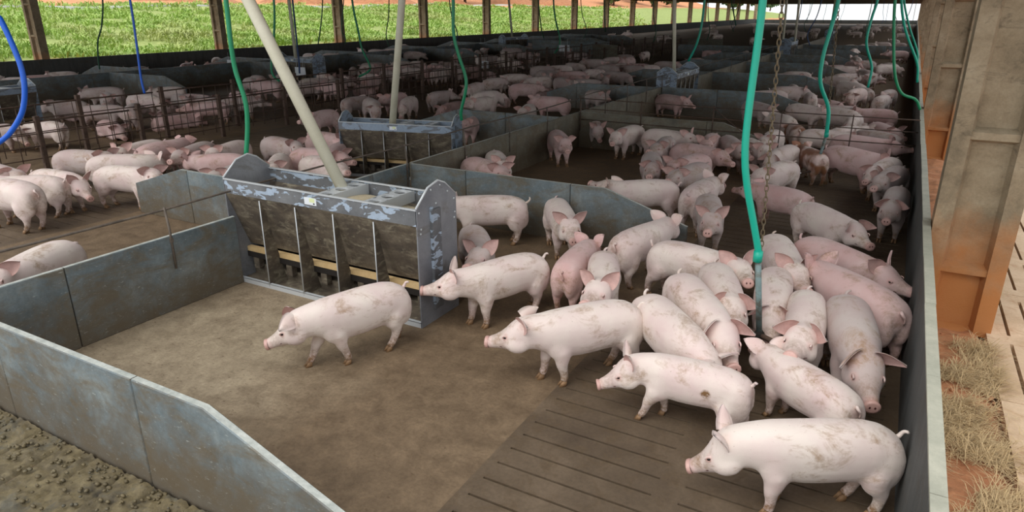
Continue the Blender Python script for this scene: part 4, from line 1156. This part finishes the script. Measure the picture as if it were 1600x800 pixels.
    (-9.80, 7.72, 285, 0.97, 12, 18, {'skin': 'pig'},
     'pale pig near the left end plate of the near feeder'),
    (-9.33, 7.11, 216, 0.91, -36, 2, {'skin': 'pig_pink', 'ear': 'u'},
     'rosy pig with a dirty face, behind the short sloping partition'),
    (-8.33, 6.60, 282, 0.96, 12, 18, {'skin': 'pig_grey'},
     "greyish pig just above the short sloping partition's flat top"),
    (-9.36, 8.46, 352, 0.98, -16, 18, {'skin': 'pig_grey'},
     "dirty grey pig behind the near feeder's left end plate"),
    (-8.15, 7.24, 307, 0.99, 16, 13, {'skin': 'pig'},
     "pale pig seen over the near feeder's rim, tail up"),
    (-7.48, 7.53, 350, 0.99, -14, 18, {'skin': 'pig'},
     'white-backed pig seen over the near feeder, left of the cream pipe'),
    (-8.01, 7.96, 7, 1.01, -13, 14, {'skin': 'pig_pink'},
     'pink pig right behind the lower end of the near cream pipe'),
    (-9.02, 9.26, 0, 0.98, -19, 18, {'skin': 'pig_pink'},
     'rosy pig at the left end plate of the second feeder'),
    (-8.17, 8.50, 115, 0.94, -5, 11, {'skin': 'pig_pink', 'fat': 1.1, 'tail': 2},
     'round brown-smeared pig seen from behind against the second feeder'),
    (-11.17, 11.32, 272, 0.99, 15, 13, {'skin': 'pig_pink'},
     'pig standing at the left side of the second feeder'),
    (-7.76, 12.27, 281, 0.99, -3, 13, {'skin': 'pig_pink', 'tail': 1},
     'pink-rumped pig against the right end plate of the second feeder'),
    (-11.90, 14.82, 273, 0.99, 3, 10, {'skin': 'pig_pink'},
     'rosy pig with its rump showing above the second feeder'),
    (-9.35, 15.12, 265, 0.99, -2, 15, {'skin': 'pig'},
     "pig standing left just above the second feeder's right plate"),
    (-11.39, 18.08, 277, 1.00, -18, -8, {'skin': 'pig'},
     'pig by the green hose above the second feeder'),
    (-11.66, 19.73, 79, 1.01, -4, 2, {'skin': 'pig', 'ear': 'u'},
     'pig with two upright ears, right of the long green hose'),
    (-9.92, 18.60, 48, 1.02, 13, 2, {'skin': 'pig_pink', 'ear': 'u'},
     'muddy-rumped pink pig striding right past the fence'),
    (-7.78, 15.98, 182, 1.03, -34, 4, {'skin': 'pig_pink'},
     'pink pig standing along the dark partition'),
    (-7.62, 14.40, 287, 0.99, -4, 13, {'skin': 'pig'},
     'white pig with its back showing over the low partition'),
    (-7.34, 17.97, 321, 0.99, -5, 12, {'skin': 'pig_grey', 'ear': 'u'},
     'grey-pink pig in the corner pen under the rail'),
]
WORLD, SUN, EXPO = 1.0, 1.1, .45
# ------------------------------------------------------------------ the herd
EAR = {'u': (52., -12.), 'd': (4., 32.), 'b': (32., -38.), 'n': (28., 12.)}
PIGG = 'pigs in the open pens'
rp = random.Random(17)
for k, (x, y, hd, sc, ya, pi, o, lb) in enumerate(PIGS):
    near = math.hypot(x, y) < 9.5; vox = .0125 if near else (.015 if math.hypot(x, y) < 16 else .02)
    jit = lambda: rp.uniform(-.05, .05)
    legs = o.get('legs') or (jit(), jit(), jit(), jit())
    me = pig_mesh('pig', M[o.get('skin', 'pig')], bend=rp.uniform(-6, 6)+ya*.12, hyaw=ya*.85, hpitch=pi, legs=legs, ear=EAR[o.get('ear', 'n')],
                  fat=o.get('fat', rp.uniform(.96, 1.06)), voxel=vox, tail=o.get('tail', 0))
    if 'dark spot on its loin stepping' in lb:      # the caked spot on this one's side
        at_ = me.attributes['mud'].data
        for i, v in enumerate(me.vertices):
            d = (v.co-Vector((-.17, .15, .42))).length
            if d < .045: at_[i].value = max(at_[i].value, min(1.6, (.045-d)/.014))
    p = new_obj('pig', me); p.location = (x, y, 0); p.rotation_euler = (0, 0, R(hd)); p.scale = (sc,)*3
    tag(p, lb, 'pig', PIGG)
# background herd: shared shapes
var = []
for k, (kw, sk) in enumerate(((dict(ear=EAR['u']), 'pig'), (dict(hyaw=35, hpitch=-18, ear=EAR['d']), 'pig'), (dict(hyaw=-30, hpitch=-25, ear=EAR['n'], legs=(.06,-.06,-.05,.05)), 'pig_grey'),
        (dict(hpitch=8, ear=EAR['u'], legs=(-.05,.05,.05,-.04)), 'pig_pink'), (dict(hyaw=12, bend=-10, ear=EAR['b'], tail=2), 'pig_grey'), (dict(hpitch=-30, ear=EAR['d'], tail=1), 'pig'),
        (dict(lie=True, hpitch=-6, ear=EAR['n']), 'pig_pink'), (dict(hyaw=-45, ear=EAR['u']), 'pig_grey'))):
    var.append(pig_mesh('pig_background', M[sk], voxel=.02, **kw))
placed = [(p[0], p[1]) for p in PIGS]
def free(x, y, r=.62): return all((x-a)**2+(y-b_)**2 > r*r for a, b_ in placed)
walls_y = {'R': [1.93, 7.38, 13.1, 18.6, 24.2, 29.8, 35.4, 41., 46.6], 'L': [5.6, 12.25, 18.5, 24.2, 30., 36., 44., 33.5, 41., 46.], 'F': [8.2+5.9*k for k in range(9)]+[38.], 'W': [9.7+5.9*k for k in range(9)]}
FE = [(-7.28, 9.18), (-5.7, 20.05), (-5.7, 40.6), (-19.5, 18.9), (-17.6, 7.6), (-22.2, 40.)]
def crowd(n, xr, yr, key, lb, grp, hd=None, r=.66, near_bias=1.):
    c = 0; tries = 0
    while c < n and tries < 6000:
        tries += 1
        x = rp.uniform(*xr); y = yr[0]+(yr[1]-yr[0])*rp.random()**near_bias
        if not free(x, y, r) or any(abs(y-w) < .62 for w in walls_y[key]) or any(math.hypot(x-a, y-b_) < 1.75 for a, b_ in FE): continue
        placed.append((x, y)); c += 1
        o = new_obj('pig', rp.choice(var)); h = rp.uniform(0, 360)
        if min(abs(y-w) for w in walls_y[key]) < .95: h = rp.choice((0, 180))+rp.uniform(-20, 20)
        o.location = (x, y, 0); o.rotation_euler = (0, 0, R(h)); s = rp.uniform(.92, 1.08); o.scale = (s, s, s)
        tag(o, lb, 'pig', grp)
    return c
tot = 0
tot += crowd(62, (-19.9, -14.9), (5., 26.), 'F', 'pale pig in the dim crowd behind the rusty fences at the left', 'crowd behind the fences', near_bias=1.1)
tot += crowd(30, (-22.9, -14.9), (26., 44.), 'F', 'pale pig in the crowd far behind the fences', 'far crowd behind the fences', r=.72)
tot += crowd(22, (-29., -24.1), (11., 42.), 'W', 'pig in the dark strip under the left wall', 'pigs under the left wall', r=.75)
tot += crowd(30, (-12.6, -8.7), (19.2, 29.4), 'L', 'pig in the huddle beyond the dark triangular-ended partition', 'huddle in the left row', r=.66)
tot += crowd(12, (-12.6, -6.6), (30.6, 43.4), 'L', 'pig in the far pens of the left row', 'far pigs in the left row', r=.8)
tot += crowd(7, (-12.5, -9.6), (13., 17.8), 'L', 'pig near the fence between the second and third feeders', 'pigs beside the fence', r=.8)
tot += crowd(24, (-3.6, -.15), (19.3, 34.8), 'R', 'pig in the crowd at the far end of the right pens', 'far crowd on the right', r=.66)
tot += crowd(9, (-1.4, -.15), (14., 18.), 'R', 'pig beyond the bars close to the right wall', 'pigs beyond the bars', r=.75)
tot += crowd(13, (-3.6, -.2), (36., 58.), 'R', 'tiny pig in the last pens on the right', 'last pens on the right', r=.7)
print('background pigs', tot, 'all', tot+len(PIGS))
# the farthest animals, uncountable specks
src = [m for m in var[:4]]; mb = MB()
import itertools
cache = []
for m in src:
    bm = bmesh.new(); bm.from_mesh(m); cache.append(([v.co.copy() for v in bm.verts], [[v.index for v in f.verts] for f in bm.faces])); bm.free()
for k in range(46):
    x = rp.choice((rp.uniform(-28, -15), rp.uniform(-12.6, -6.3), rp.uniform(-5, -.8))); y = rp.uniform(60, 120); a = rp.uniform(0, 6.28); vs, fs = cache[k % 4]; ca, sa = math.cos(a), math.sin(a)
    mb.add([(x+v.x*ca-v.y*sa, y+v.x*sa+v.y*ca, v.z) for v in vs], fs, True)
tag(mb.build('distant_pigs', M['pig']), 'specks of pigs at the far end of the barn', 'pig', 'distant herd', 'stuff')

# ------------------------------------------------------------------ light and camera
w = bpy.data.worlds.new('overcast'); SC.world = w; w.use_nodes = True
bg = w.node_tree.nodes['Background']; bg.inputs[0].default_value = (.95, .975, 1., 1); bg.inputs[1].default_value = WORLD
l = bpy.data.lights.new('sun', 'SUN'); l.energy = SUN; l.angle = R(40); l.color = (1, .97, .92)
lo = new_obj('sun', l); lo.rotation_euler = Euler((R(38), R(-12), 0))
c = bpy.data.cameras.new('camera'); co = new_obj('camera', c); SC.camera = co
c.sensor_width = 36.; c.lens = 1067./1600*36; c.clip_end = 600
co.location = (0, 0, 2.7); co.rotation_euler = Euler((R(90-19.8407), 0, R(29.1631)), 'XYZ')
vs_ = SC.view_settings; vs_.view_transform = 'Standard'; vs_.look = 'None'; vs_.exposure = EXPO; vs_.gamma = 1.; vs_.use_curve_mapping = False
